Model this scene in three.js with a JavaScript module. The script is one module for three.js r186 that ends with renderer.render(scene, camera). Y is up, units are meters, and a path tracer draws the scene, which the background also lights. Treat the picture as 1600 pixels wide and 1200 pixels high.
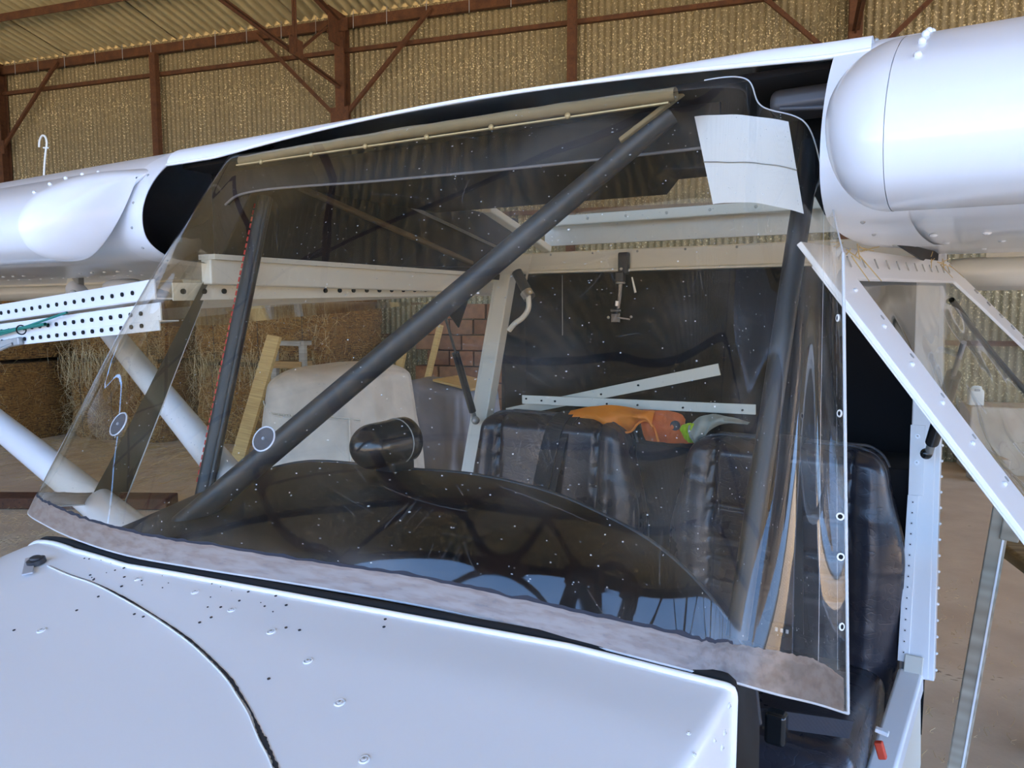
import * as THREE from 'three';
import { RoundedBoxGeometry } from 'three/addons/geometries/RoundedBoxGeometry.js';
import { mergeGeometries } from 'three/addons/utils/BufferGeometryUtils.js';
import { ImprovedNoise } from 'three/addons/math/ImprovedNoise.js';
import { RectAreaLightUniformsLib } from 'three/addons/lights/RectAreaLightUniformsLib.js';

// ---------------------------------------------------------------- camera, sky, sun, exposure
const R = THREE.MathUtils.degToRad, V = (x, y, z) => new THREE.Vector3(x, y, z);
RectAreaLightUniformsLib.init();
const scene = new THREE.Scene();
const camera = new THREE.PerspectiveCamera(53.13, 4 / 3, 0.05, 300);
const EYE = V(0.73, 1.6, 0.9), YAW = R(32.2), PITCH = R(5.6), FPX = 1200;
camera.position.copy(EYE);
camera.rotation.set(-PITCH, YAW, 0, 'YXZ');
const renderer = new THREE.WebGLRenderer({ antialias: true });
renderer.toneMapping = THREE.LinearToneMapping;
renderer.toneMappingExposure = 3.6;
renderer.shadowMap.enabled = true;
{ // even clear sky, paler towards the horizon
  const w = 64, h = 256, d = new Float32Array(w * h * 4);
  for (let j = 0; j < h; j++) {
    const e = ((j + 0.5) / h - 0.5) * Math.PI, k = Math.pow(Math.max(0, Math.sin(e)), 0.5);
    const c = e > 0 ? [0.69 - 0.38 * k, 1.10 - 0.36 * k, 1.87 - 0.15 * k] : [0.4, 0.34, 0.26];
    for (let i = 0; i < w; i++) d.set([...c, 1], (j * w + i) * 4);
  }
  const t = new THREE.DataTexture(d, w, h, THREE.RGBAFormat, THREE.FloatType);
  t.mapping = THREE.EquirectangularReflectionMapping; t.magFilter = THREE.LinearFilter; t.needsUpdate = true;
  scene.background = t; scene.environment = t;
  scene.backgroundIntensity = 1.0; scene.environmentIntensity = 1.0;
}
const sun = new THREE.DirectionalLight(0xfff0d8, 8);
sun.position.set(9, 28, -11); sun.target.position.set(0, 0, 4);
sun.castShadow = true; sun.shadow.mapSize.set(2048, 2048);
Object.assign(sun.shadow.camera, { left: -40, right: 40, top: 40, bottom: -40, near: 1, far: 90 });
sun.name = 'sun_light';
scene.add(sun, sun.target);

// ---------------------------------------------------------------- helpers
let seed = 7;
const rnd = () => { seed = (seed * 16807) % 2147483647; return seed / 2147483647; };
const rr = (a, b) => a + (b - a) * rnd();
const perlin = new ImprovedNoise(), noise = (x, y, z = 0) => perlin.noise(x, y, z);
const fbm = (x, y, z = 0, o = 4) => { let s = 0, a = 0.5; for (let i = 0; i < o; i++) { s += a * noise(x, y, z); x *= 2.03; y *= 2.03; z *= 2.03; a *= 0.5; } return s; };
const clamp = THREE.MathUtils.clamp, lerp = THREE.MathUtils.lerp, smooth = THREE.MathUtils.smoothstep;

const rayDir = (px, py) => V((px - 800) / FPX, -(py - 600) / FPX, -1).applyEuler(new THREE.Euler(-PITCH, YAW, 0, 'YXZ'));
function onAxis(k, v, px, py) { const d = rayDir(px, py); return EYE.clone().addScaledVector(d, (v - EYE.getComponent(k)) / d.getComponent(k)); }
const atX = (v, px, py) => onAxis(0, v, px, py), atY = (v, px, py) => onAxis(1, v, px, py), atZ = (v, px, py) => onAxis(2, v, px, py);
const caster = new THREE.Raycaster();
function onMesh(mesh, px, py) {
  mesh.updateWorldMatrix(true, false);
  caster.set(EYE, rayDir(px, py).normalize());
  const hit = caster.intersectObject(mesh, false)[0];
  if (!hit) return null;
  const n = hit.face.normal.clone();
  if (n.dot(caster.ray.direction) > 0) n.negate();
  return { p: hit.point, n };
}

const used = {};
function numbered(name) { const k = used[name] = (used[name] ?? -1) + 1; return k ? name + '_' + String(k).padStart(3, '0') : name; }
function add(parent, name, geo, mat, label) {
  const m = new THREE.Mesh(geo, mat); m.name = name; m.castShadow = m.receiveShadow = true;
  if (label) m.userData.label = label;
  parent.add(m); return m;
}
function thing(name, label, category, pos = V(0, 0, 0), turn = 0, group) {
  const o = new THREE.Group(); o.name = numbered(name); o.position.copy(pos); o.rotation.y = turn;
  o.userData = { label, category }; if (group) o.userData.group = group;
  scene.add(o); return o;
}
function tagged(name, geo, mat, label, category, group) {
  const m = add(scene, numbered(name), geo, mat); m.userData = { label, category }; if (group) m.userData.group = group; return m;
}
function grp(parent, name, label) { const g = new THREE.Group(); g.name = name; if (label) g.userData.label = label; parent.add(g); return g; }
function structure(name) { const g = new THREE.Group(); g.name = name; g.userData.kind = 'structure'; scene.add(g); return g; }

const merge = (list) => mergeGeometries(list.map((g) => { const n = g.index ? g.toNonIndexed() : g; for (const k of Object.keys(n.attributes)) if (!['position', 'normal', 'uv'].includes(k)) n.deleteAttribute(k); return n; }));
function uvBox(g, s = 1) { // uv in metres from the dominant axis
  const p = g.attributes.position, n = g.attributes.normal, u = new Float32Array(p.count * 2);
  for (let i = 0; i < p.count; i++) {
    const a = [Math.abs(n.getX(i)), Math.abs(n.getY(i)), Math.abs(n.getZ(i))];
    const k = a[0] > a[1] && a[0] > a[2] ? [p.getZ(i), p.getY(i)] : a[1] > a[2] ? [p.getX(i), p.getZ(i)] : [p.getX(i), p.getY(i)];
    u[2 * i] = k[0] * s; u[2 * i + 1] = k[1] * s;
  }
  g.setAttribute('uv', new THREE.BufferAttribute(u, 2)); return g;
}
const rbox = (w, h, d, r = 0.003, seg = 2) => { const g = new RoundedBoxGeometry(w, h, d, seg, Math.min(r, w * 0.49, h * 0.49, d * 0.49)); return uvBox(g); };
const plainBox = (w, h, d) => uvBox(new THREE.BoxGeometry(w, h, d));
function frameTo(a, b, up = V(0, 1, 0)) { // matrix whose y axis runs from a to b, z axis near up
  const y = b.clone().sub(a).normalize(); let x = y.clone().cross(up); if (x.lengthSq() < 1e-6) x = y.clone().cross(V(1, 0, 0)); x.normalize();
  const z = x.clone().cross(y); return new THREE.Matrix4().makeBasis(x, y, z).setPosition(a.clone().add(b).multiplyScalar(0.5));
}
const beam = (a, b, w, h, up, r = 0.002) => (r ? rbox(w, a.distanceTo(b), h, r) : plainBox(w, a.distanceTo(b), h)).applyMatrix4(frameTo(a, b, up));
function rod(a, b, ra, rb = ra, seg = 20) { const g = new THREE.CylinderGeometry(rb, ra, a.distanceTo(b), seg, 1); return g.applyMatrix4(frameTo(a, b, Math.abs(b.clone().sub(a).normalize().y) > 0.9 ? V(0, 0, 1) : V(0, 1, 0))); }
const pipe = (pts, r, seg = 10, n = 0, closed = false) => new THREE.TubeGeometry(new THREE.CatmullRomCurve3(pts, closed, 'centripetal'), n || pts.length * 8, r, seg, closed);
function sphere(p, r, sx = 1, sy = 1, sz = 1, seg = 12) { return new THREE.SphereGeometry(r, seg, Math.max(6, seg >> 1)).scale(sx, sy, sz).translate(p.x, p.y, p.z); }
function disc(p, n, r, t, seg = 12) { const g = new THREE.CylinderGeometry(r, r, t, seg); g.applyQuaternion(new THREE.Quaternion().setFromUnitVectors(V(0, 1, 0), n.clone().normalize())); return g.translate(p.x, p.y, p.z); }
function ringAt(p, n, r, t) { const g = new THREE.TorusGeometry(r, t, 8, 22); g.applyQuaternion(new THREE.Quaternion().setFromUnitVectors(V(0, 0, 1), n.clone().normalize())); return g.translate(p.x, p.y, p.z); }
// rows of equal length -> indexed surface with uv in metres; ends may be closed by fans
function loft(rows, { closed = false, caps = false, flip = false, uv01 = false } = {}) {
  const m = rows.length, n = rows[0].length, cols = closed ? n + 1 : n, pos = [], uv = [], idx = [];
  let vv = 0;
  for (let j = 0; j < m; j++) {
    let uu = 0;
    if (j) vv += rows[j][n >> 1].distanceTo(rows[j - 1][n >> 1]);
    for (let i = 0; i < cols; i++) {
      const p = rows[j][i % n]; if (i) uu += p.distanceTo(rows[j][(i - 1) % n]);
      pos.push(p.x, p.y, p.z); uv.push(uv01 ? i / (cols - 1) : uu, uv01 ? j / (m - 1) : vv);
    }
  }
  for (let j = 0; j < m - 1; j++) for (let i = 0; i < cols - 1; i++) {
    const a = j * cols + i, b = a + 1, c = a + cols, d = c + 1;
    flip ? idx.push(a, c, b, b, c, d) : idx.push(a, b, c, b, d, c);
  }
  if (caps) for (const j of [0, m - 1]) {
    const base = pos.length / 3, mid = V(0, 0, 0); rows[j].forEach((p) => mid.addScaledVector(p, 1 / n));
    rows[j].forEach((p) => { pos.push(p.x, p.y, p.z); uv.push(p.x, p.y); }); pos.push(mid.x, mid.y, mid.z); uv.push(mid.x, mid.y);
    for (let i = 0; i < n; i++) { const a = base + i, b = base + (i + 1) % n, c = base + n; (j === 0) !== flip ? idx.push(b, a, c) : idx.push(a, b, c); }
  }
  const g = new THREE.BufferGeometry();
  g.setAttribute('position', new THREE.Float32BufferAttribute(pos, 3)); g.setAttribute('uv', new THREE.Float32BufferAttribute(uv, 2)); g.setIndex(idx);
  g.computeVertexNormals();
  if (closed) { // weld the normals along the seam
    const N = g.attributes.normal;
    for (let j = 0; j < m; j++) { const a = j * cols, b = a + cols - 1, v = V(N.getX(a) + N.getX(b), N.getY(a) + N.getY(b), N.getZ(a) + N.getZ(b)).normalize(); N.setXYZ(a, v.x, v.y, v.z); N.setXYZ(b, v.x, v.y, v.z); }
  }
  return g;
}
function prism(pts, depth, axis = 'z') { // outline [[a,b],...] extruded; axis x: a=z,b=y   axis y: a=x,b=z   axis z: a=x,b=y
  const s = new THREE.Shape(pts.map(([a, b]) => new THREE.Vector2(a, b)));
  const g = new THREE.ExtrudeGeometry(s, { depth, bevelEnabled: false });
  if (axis === 'x') g.rotateY(-Math.PI / 2).scale(-1, 1, 1).translate(0, 0, 0);
  if (axis === 'y') g.rotateX(Math.PI / 2);
  return g;
}
function smoothLine(pts, n) { return new THREE.CatmullRomCurve3(pts, false, 'centripetal').getPoints(n); }

// ---------------------------------------------------------------- textures (grain, weave, stains, wear)
function tex(w, h, f, { srgb = false, repeat } = {}) {
  const d = new Uint8Array(w * h * 4);
  for (let j = 0; j < h; j++) for (let i = 0; i < w; i++) { const c = f(i / w, j / h, i, j), o = (j * w + i) * 4; if (typeof c === 'number') d[o] = d[o + 1] = d[o + 2] = clamp(c, 0, 1) * 255; else { d[o] = clamp(c[0], 0, 1) * 255; d[o + 1] = clamp(c[1], 0, 1) * 255; d[o + 2] = clamp(c[2], 0, 1) * 255; } d[o + 3] = 255; }
  const t = new THREE.DataTexture(d, w, h); t.magFilter = THREE.LinearFilter; t.minFilter = THREE.LinearMipmapLinearFilter; t.generateMipmaps = true;
  t.wrapS = t.wrapT = THREE.RepeatWrapping; if (srgb) t.colorSpace = THREE.SRGBColorSpace; if (repeat) t.repeat.set(...repeat); t.needsUpdate = true; return t;
}
const tile = (f, x, y, P) => { // value noise f made periodic by blending four copies
  const a = f(x, y), b = f(x - P, y), c = f(x, y - P), d = f(x - P, y - P), u = x / P, v = y / P; return (a * (1 - u) + b * u) * (1 - v) + (c * (1 - u) + d * u) * v; };
const mixc = (a, b, k) => [lerp(a[0], b[0], k), lerp(a[1], b[1], k), lerp(a[2], b[2], k)];
const std = (o) => new THREE.MeshStandardMaterial(o), phys = (o) => new THREE.MeshPhysicalMaterial(o);
const lin = (r, g, b) => new THREE.Color().setRGB(r, g, b);

const galvMap = tex(512, 512, (u, v) => { // spangled zinc with dust, one tile = 0.9 m
  const a = tile((x, y) => fbm(x * 3, y * 2, 1), u * 4, v * 4, 4), s = tile((x, y) => noise(x * 11, y * 9, 5), u * 4, v * 4, 4), t = tile((x, y) => noise(x * 23, y * 17, 9), u * 4, v * 4, 4);
  const f = smooth(s + 0.6 * t, 0.1, 0.55); return mixc(mixc([0.46, 0.41, 0.29], [0.61, 0.55, 0.39], clamp(0.5 + 1.3 * a, 0, 1)), [0.98, 0.91, 0.70], f);
}, { srgb: true, repeat: [1 / 0.9, 1 / 0.9] });
const roofMap = tex(512, 512, (u, v) => { const a = tile((x, y) => fbm(x, y, 3, 5), u * 6, v * 6, 6), b = tile((x, y) => noise(x * 9, y * 9, 2), u * 6, v * 6, 6); return mixc([0.70, 0.65, 0.48], [0.83, 0.78, 0.60], clamp(0.5 + a + 0.12 * b, 0, 1)); }, { srgb: true, repeat: [0.6, 0.6] });
const rustMap = tex(512, 512, (u, v) => { const a = tile((x, y) => fbm(x, y, 7, 5), u * 8, v * 8, 8), b = tile((x, y) => fbm(x * 5, y * 5, 4, 3), u * 8, v * 8, 8); return mixc(mixc([0.30, 0.19, 0.11], [0.44, 0.28, 0.155], clamp(0.5 + 1.3 * a, 0, 1)), [0.22, 0.14, 0.10], smooth(b, 0.12, 0.4)); }, { srgb: true, repeat: [1.3, 1.3] });
const dirtH = (u, v) => tile((x, y) => fbm(x, y, 11, 6), u * 8, v * 8, 8);
const dirtMap = tex(512, 512, (u, v) => { const a = dirtH(u, v), s = tile((x, y) => noise(x * 9, y * 24, 3), u * 8, v * 8, 8), g = tile((x, y) => noise(x * 30, y * 30, 6), u * 8, v * 8, 8); let c = mixc([0.74, 0.65, 0.55], [0.87, 0.80, 0.69], clamp(0.5 + 1.2 * a + 0.1 * g, 0, 1)); return mixc(c, [0.36, 0.27, 0.19], 0.6 * smooth(s + a, 0.42, 0.75)); }, { srgb: true, repeat: [0.4, 0.4] });
const dirtBump = tex(512, 512, (u, v) => 0.5 + 0.8 * dirtH(u, v) + 0.03 * tile((x, y) => noise(x * 30, y * 30, 6), u * 8, v * 8, 8), { repeat: [0.4, 0.4] });
const hayF = (u, v) => tile((x, y) => noise(x * 2.5 + 2 * noise(x, y, 8), y * 11, 2) + 0.6 * noise(x * 9, y * 5 + noise(x * 2, y * 2, 1) * 4, 4) + 0.5 * fbm(x, y, 6), u * 8, v * 8, 8);
const hayMap = tex(512, 512, (u, v) => { const h = clamp(0.5 + 0.7 * hayF(u, v), 0, 1); return mixc(mixc([0.30, 0.19, 0.08], [0.56, 0.39, 0.17], smooth(h, 0.1, 0.62)), [0.80, 0.63, 0.34], smooth(h, 0.66, 0.95)); }, { srgb: true });
const hayBump = tex(512, 512, (u, v) => 0.5 + 0.5 * hayF(u, v));
const leatherBump = tex(512, 512, (u, v) => { const a = tile((x, y) => noise(x * 6, y * 6, 1), u * 6, v * 6, 6), b = tile((x, y) => fbm(x, y, 3), u * 6, v * 6, 6); const cr = Math.abs(tile((x, y) => noise(x * 2 + 0.8 * noise(x, y, 2), y * 3, 7), u * 6, v * 6, 6)); return 0.5 + 0.12 * a + 0.4 * b - 0.35 * (1 - smooth(cr, 0, 0.05)); }, { repeat: [3.2, 3.2] });
const leatherRough = tex(256, 256, (u, v) => 0.5 + 0.5 * tile((x, y) => fbm(x, y, 9), u * 5, v * 5, 5), { repeat: [3, 3] });
const clothBump = tex(256, 256, (u, v) => 0.5 + 0.22 * Math.sin(u * 2 * Math.PI * 64) * Math.sin(v * 2 * Math.PI * 64) + 0.3 * tile((x, y) => fbm(x, y, 2), u * 6, v * 6, 6), { repeat: [2, 2] });
const clothMap = tex(512, 512, (u, v) => { const a = tile((x, y) => fbm(x, y, 6, 5), u * 6, v * 6, 6); return clamp(0.82 + 0.35 * a, 0, 1); }, { repeat: [1, 1] });
const woodMap = tex(512, 512, (u, v) => { const a = tile((x, y) => noise(x * 0.6 + 0.5 * noise(x, y * 0.3, 3), y * 14, 1) + 0.5 * noise(x * 2, y * 40, 4), u * 4, v * 4, 4); return mixc([0.66, 0.52, 0.30], [0.86, 0.72, 0.45], clamp(0.55 + 0.6 * a, 0, 1)); }, { srgb: true });
const greyWoodMap = tex(512, 512, (u, v) => { const a = tile((x, y) => noise(x * 0.6, y * 14, 1) + 0.6 * fbm(x * 2, y * 3, 4), u * 4, v * 4, 4); return mixc([0.50, 0.45, 0.38], [0.74, 0.70, 0.62], clamp(0.55 + 0.7 * a, 0, 1)); }, { srgb: true });
const clayMap = tex(512, 512, (u, v) => { const a = tile((x, y) => fbm(x, y, 6, 5), u * 6, v * 6, 6); return mixc([0.44, 0.30, 0.20], [0.58, 0.41, 0.28], clamp(0.5 + a, 0, 1)); }, { srgb: true, repeat: [2, 2] });
const paintRough = tex(512, 512, (u, v) => 0.62 + 0.4 * tile((x, y) => fbm(x * 2, y * 2, 9, 5), u * 5, v * 5, 5), { repeat: [1.5, 1.5] });
const paintMap = tex(512, 512, (u, v) => { // off-white paint, faint grime mottling and tiny specks
  const a = tile((x, y) => fbm(x * 2, y * 2, 4, 5), u * 5, v * 5, 5), s = tile((x, y) => noise(x * 24, y * 24, 7), u * 5, v * 5, 5); return mixc([0.955, 0.955, 0.96], [0.45, 0.41, 0.38], 0.7 * smooth(s + 0.3 * a, 0.76, 0.88)); }, { srgb: true, repeat: [1.6, 1.6] });
const blackDust = tex(512, 512, (u, v) => { const a = tile((x, y) => fbm(x, y, 12, 6), u * 6, v * 6, 6), s = tile((x, y) => noise(x * 30, y * 30, 3), u * 6, v * 6, 6); return mixc(mixc([0.085, 0.085, 0.095], [0.15, 0.15, 0.165], smooth(a, 0.02, 0.45)), [0.5, 0.5, 0.5], smooth(s, 0.7, 0.85)); }, { srgb: true, repeat: [1.3, 1.3] });

const M = {
  galv: std({ map: galvMap, roughness: 0.62, metalness: 0.2 }),
  roof: std({ map: roofMap, roughness: 0.9 }),
  rust: std({ map: rustMap, roughness: 0.85, bumpMap: rustMap, bumpScale: 0.002 }),
  dirt: std({ map: dirtMap, bumpMap: dirtBump, bumpScale: 0.012, roughness: 0.95 }),
  yard: std({ map: dirtMap, color: lin(1, 0.92, 0.8), bumpMap: dirtBump, bumpScale: 0.012, roughness: 0.95 }),
  white: phys({ color: lin(0.86, 0.86, 0.86), roughness: 0.4, clearcoat: 0.35, clearcoatRoughness: 0.18 }),
  wingWhite: phys({ color: lin(0.86, 0.86, 0.86), roughness: 0.32, clearcoat: 0.5, clearcoatRoughness: 0.1 }),
  cream: phys({ map: paintMap, color: lin(0.84, 0.79, 0.65), roughness: 0.42, clearcoat: 0.2, clearcoatRoughness: 0.25 }),
  rivet: std({ color: lin(0.86, 0.86, 0.86), roughness: 0.25, metalness: 0.1 }),
  steel: std({ color: lin(0.56, 0.55, 0.53), roughness: 0.32, metalness: 0.9 }),
  dull: std({ color: lin(0.42, 0.42, 0.40), roughness: 0.55, metalness: 0.6 }),
  tube: phys({ color: lin(0.032, 0.034, 0.038), roughness: 0.42, clearcoat: 0.1, clearcoatRoughness: 0.4 }),
  black: std({ color: lin(0.012, 0.012, 0.013), roughness: 0.85 }),
  blackGloss: phys({ color: lin(0.014, 0.015, 0.016), roughness: 0.24, clearcoat: 0.5, clearcoatRoughness: 0.12 }),
  glare: phys({ map: blackDust, color: lin(0.7, 0.7, 0.75), roughness: 0.4, specularIntensity: 0.6 }),
  liner: std({ map: blackDust, color: lin(0.9, 0.75, 0.62), roughness: 0.95 }),
  leather: phys({ color: lin(0.03, 0.028, 0.036), roughnessMap: leatherRough, roughness: 0.6, bumpMap: leatherBump, bumpScale: 0.0005, clearcoat: 0.3, clearcoatRoughness: 0.3 }),
  piping: std({ color: lin(0.06, 0.06, 0.065), roughness: 0.35 }),
  webbing: std({ color: lin(0.022, 0.022, 0.025), roughness: 0.8, bumpMap: clothBump, bumpScale: 0.0006 }),
  drape: std({ map: blackDust, color: lin(0.33, 0.35, 0.45), roughness: 0.95 }),
  hole: std({ color: lin(0.01, 0.01, 0.01), roughness: 1 }),
  orange: std({ color: lin(0.86, 0.24, 0.018), roughness: 0.6, side: THREE.DoubleSide, bumpMap: clothBump, bumpScale: 0.0008 }),
  orangeDeep: std({ color: lin(0.72, 0.15, 0.03), roughness: 0.65, side: THREE.DoubleSide, bumpMap: clothBump, bumpScale: 0.0008 }),
  lime: std({ color: lin(0.42, 0.62, 0.01), roughness: 0.6, side: THREE.DoubleSide }),
  paleCloth: std({ map: clothMap, color: lin(0.5, 0.5, 0.42), roughness: 0.9, side: THREE.DoubleSide, bumpMap: clothBump, bumpScale: 0.001 }),
  tanCover: std({ map: clothMap, color: lin(0.72, 0.64, 0.52), roughness: 0.85, bumpMap: clothBump, bumpScale: 0.001 }),
  greyCover: std({ map: clothMap, color: lin(0.27, 0.26, 0.28), roughness: 0.7, bumpMap: clothBump, bumpScale: 0.001 }),
  thread: std({ color: lin(0.7, 0.66, 0.55), roughness: 0.8 }),
  redThread: std({ color: lin(0.62, 0.05, 0.035), roughness: 0.6 }),
  hay: std({ map: hayMap, bumpMap: hayBump, bumpScale: 0.02, roughness: 1 }),
  straw: std({ color: lin(0.62, 0.45, 0.2), roughness: 0.8 }),
  twine: std({ color: lin(0.05, 0.035, 0.025), roughness: 0.9 }),
  wood: std({ map: woodMap, roughness: 0.75 }),
  greyWood: std({ map: greyWoodMap, roughness: 0.8 }),
  clay: std({ map: clayMap, roughness: 0.95 }),
  concrete: std({ map: dirtMap, color: lin(0.95, 1, 1.05), roughness: 0.95 }),
  plastic: std({ color: lin(0.82, 0.8, 0.7), roughness: 0.45 }),
  whiteSheet: std({ color: lin(0.9, 0.9, 0.9), roughness: 0.55, side: THREE.DoubleSide }),
  brass: std({ color: lin(0.55, 0.42, 0.22), roughness: 0.5, metalness: 0.5 }),
  sealTan: std({ map: clothMap, color: lin(0.31, 0.23, 0.12), roughness: 0.9 }),
  lip: std({ color: lin(0.92, 0.9, 0.84), roughness: 0.4 }),
  green: std({ color: lin(0.01, 0.2, 0.15), roughness: 0.5 }),
  blue: std({ color: lin(0.02, 0.18, 0.5), roughness: 0.5 }),
  film: phys({ color: lin(0.93, 0.90, 0.82), transmission: 0.95, roughness: 0.06, thickness: 0, ior: 1.5, side: THREE.DoubleSide }),
};

// ---------------------------------------------------------------- the barn: axes along the back wall (s), up (h) and out towards the open front (n)
const TURN = R(13), BW = V(Math.cos(TURN), 0, -Math.sin(TURN)), BN = V(Math.sin(TURN), 0, Math.cos(TURN));
const BO = V(EYE.x, 0, EYE.z).addScaledVector(BN, -9);
const B = (s, h, n) => BO.clone().addScaledVector(BW, s).addScaledVector(BN, n).setY(h);
function inBarn(o) { o.position.copy(BO); o.rotation.y = TURN; return o; }   // children then use (s, h, n)
const S0 = -17.4, S1 = 12.6, EAVE = 5.3, RIDGE_N = 7.5, DEEP = 15, SLOPE = 0.22;
const roofH = (n) => EAVE + SLOPE * (n < RIDGE_N ? n : DEEP - n);

{ // corrugated sheet: sine profile along s, one lapped sheet 0.686 m wide (nine corrugations)
  const corr = (w, len, pitch, amp, seg) => { const rows = [], k = Math.round(w / pitch * seg); for (const t of [0, 1]) { const r = []; for (let i = 0; i <= k; i++) { const x = i / k * w; r.push(V(x, t * len, amp * Math.sin(x / pitch * 2 * Math.PI))); } rows.push(r); } return loft(rows); };
  const CW = 0.0762 * 9, low = corr(CW + 0.02, 2.86, 0.0762, 0.0095, 8), high = corr(CW + 0.02, 2.6, 0.0762, 0.0095, 8);
  const wall = inBarn(structure('wall_back'));
  for (let s = S0, i = 0; s < S1 - 0.1; s += CW, i++) {
    const openBelow = s > 1.3 && s < 5.5;
    const a = add(wall, 'corrugated_sheet', high, M.galv); a.position.set(s, 2.75, -0.004 + (i % 2) * 0.003);
    const b = add(wall, 'corrugated_sheet', low, M.galv); b.position.set(s, 0, -0.016 + (i % 2) * 0.003);
  }
  add(wall, 'sheeting_rail', plainBox(S1 - S0, 0.05, 0.05).translate((S0 + S1) / 2, 4.89, 0.045), M.rust);
  add(wall, 'sheeting_rail', plainBox(S1 - S0, 0.05, 0.05).translate((S0 + S1) / 2, 2.75, 0.045), M.rust);
  add(wall, 'sheeting_rail', plainBox(S1 - S0, 0.05, 0.05).translate((S0 + S1) / 2, 1.25, 0.045), M.rust);
  add(wall, 'eave_beam', merge([plainBox(S1 - S0, 0.115, 0.012).translate((S0 + S1) / 2, 5.21, 0.12), plainBox(S1 - S0, 0.01, 0.06).translate((S0 + S1) / 2, 5.265, 0.095), plainBox(S1 - S0, 0.01, 0.06).translate((S0 + S1) / 2, 5.155, 0.095)]), M.rust);
  const hook = merge([rod(V(0, 0, 0), V(0, 0.16, 0), 0.005, 0.005, 6), rod(V(0, 0.16, 0), V(0.02, 0.2, 0.02), 0.005, 0.005, 6)]);
  for (let i = 0; i < 22; i++) { const h = add(wall, 'hook_bolt', hook, M.dull); h.position.set(-11.6 + i * 0.53 + rr(-0.05, 0.05), 5.12, 0.135); }
  add(wall, 'backing', plainBox(S1 - S0, EAVE + 0.1, 0.05).translate((S0 + S1) / 2, EAVE / 2, -0.07), M.rust);

  // roof sheets: bigger profile, running up the slope
  const roof = inBarn(structure('ceiling'));
  const pitch = 0.146, RW = pitch * 7, half = RIDGE_N / Math.cos(Math.atan(SLOPE)) + 0.25, slab = corr(RW + 0.03, half, pitch, 0.026, 8).rotateX(Math.PI / 2 - Math.atan(SLOPE));
  const slab2 = corr(RW + 0.03, half, pitch, 0.026, 8).rotateX(Math.PI / 2 + Math.atan(SLOPE));
  for (let s = S0, i = 0; s < S1 - 0.1; s += RW, i++) {
    const a = add(roof, 'roof_sheet', slab, M.roof); a.position.set(s, roofH(0) + 0.075 + (i % 2) * 0.01, -0.2);
    const b = add(roof, 'roof_sheet', slab2, M.roof); b.position.set(s, roofH(RIDGE_N) + 0.085 + (i % 2) * 0.01, RIDGE_N - 0.05);
  }
  add(roof, 'roof_deck', merge([plainBox(S1 - S0, 0.04, half).rotateX(-Math.atan(SLOPE)).translate((S0 + S1) / 2, roofH(3.75) + 0.17, 3.65), plainBox(S1 - S0, 0.04, half).rotateX(Math.atan(SLOPE)).translate((S0 + S1) / 2, roofH(11.25) + 0.17, 11.35)]), M.roof);
  for (const n of [1.04, 2.3, 3.6, 4.9, 6.2, 8.8, 10.1, 11.4, 12.7, 13.9, 15]) {
    add(roof, 'purlin', merge([plainBox(S1 - S0, 0.1, 0.012).translate(0, 0, 0.03), plainBox(S1 - S0, 0.012, 0.06).translate(0, 0.045, 0)]).translate((S0 + S1) / 2, roofH(n) - 0.02, n), M.rust);
  }
  add(wall, 'eave_sun_block', plainBox(S1 - S0, 0.5, 0.03).translate((S0 + S1) / 2, 5.3, -0.24), M.rust);  // unseen strip added to keep sun from leaking in at the eave
  // ends of the barn
  for (const [name, s] of [['wall_left', S0]]) {
    const w = inBarn(structure(name)); const pts = [[0, 0], [DEEP, 0], [DEEP, EAVE], [RIDGE_N, roofH(RIDGE_N)], [0, EAVE]];
    const g = new THREE.ExtrudeGeometry(new THREE.Shape(pts.map((p) => new THREE.Vector2(...p))), { depth: 0.06, bevelEnabled: false }).rotateY(-Math.PI / 2);
    w.add(Object.assign(new THREE.Mesh(g, M.galv), { name: 'end_cladding' })); w.children[0].position.set(s, 0, 0); w.children[0].castShadow = true;
  }
  // floor inside and yard outside
  const fg = new THREE.PlaneGeometry(S1 - S0, DEEP + 0.6, 120, 60).rotateX(-Math.PI / 2); const fp = fg.attributes.position;
  for (let i = 0; i < fp.count; i++) fp.setY(i, 0.012 * fbm(fp.getX(i) * 0.9, fp.getZ(i) * 0.9, 2));
  const fu = fg.attributes.uv; for (let i = 0; i < fp.count; i++) fu.setXY(i, fp.getX(i), fp.getZ(i));
  fg.computeVertexNormals();
  const floor = add(scene, 'floor', fg.translate((S0 + S1) / 2, 0, DEEP / 2 + 0.2), M.dirt); inBarn(floor); floor.userData.kind = 'structure';
  const yg = new THREE.PlaneGeometry(160, 160, 8, 8).rotateX(-Math.PI / 2); const yp = yg.attributes.position, yu = yg.attributes.uv;
  for (let i = 0; i < yp.count; i++) yu.setXY(i, yp.getX(i), yp.getZ(i));
  const yard = add(scene, 'ground', yg.translate(0, -0.04, 8), M.yard); inBarn(yard); yard.userData.kind = 'structure';
}

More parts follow.
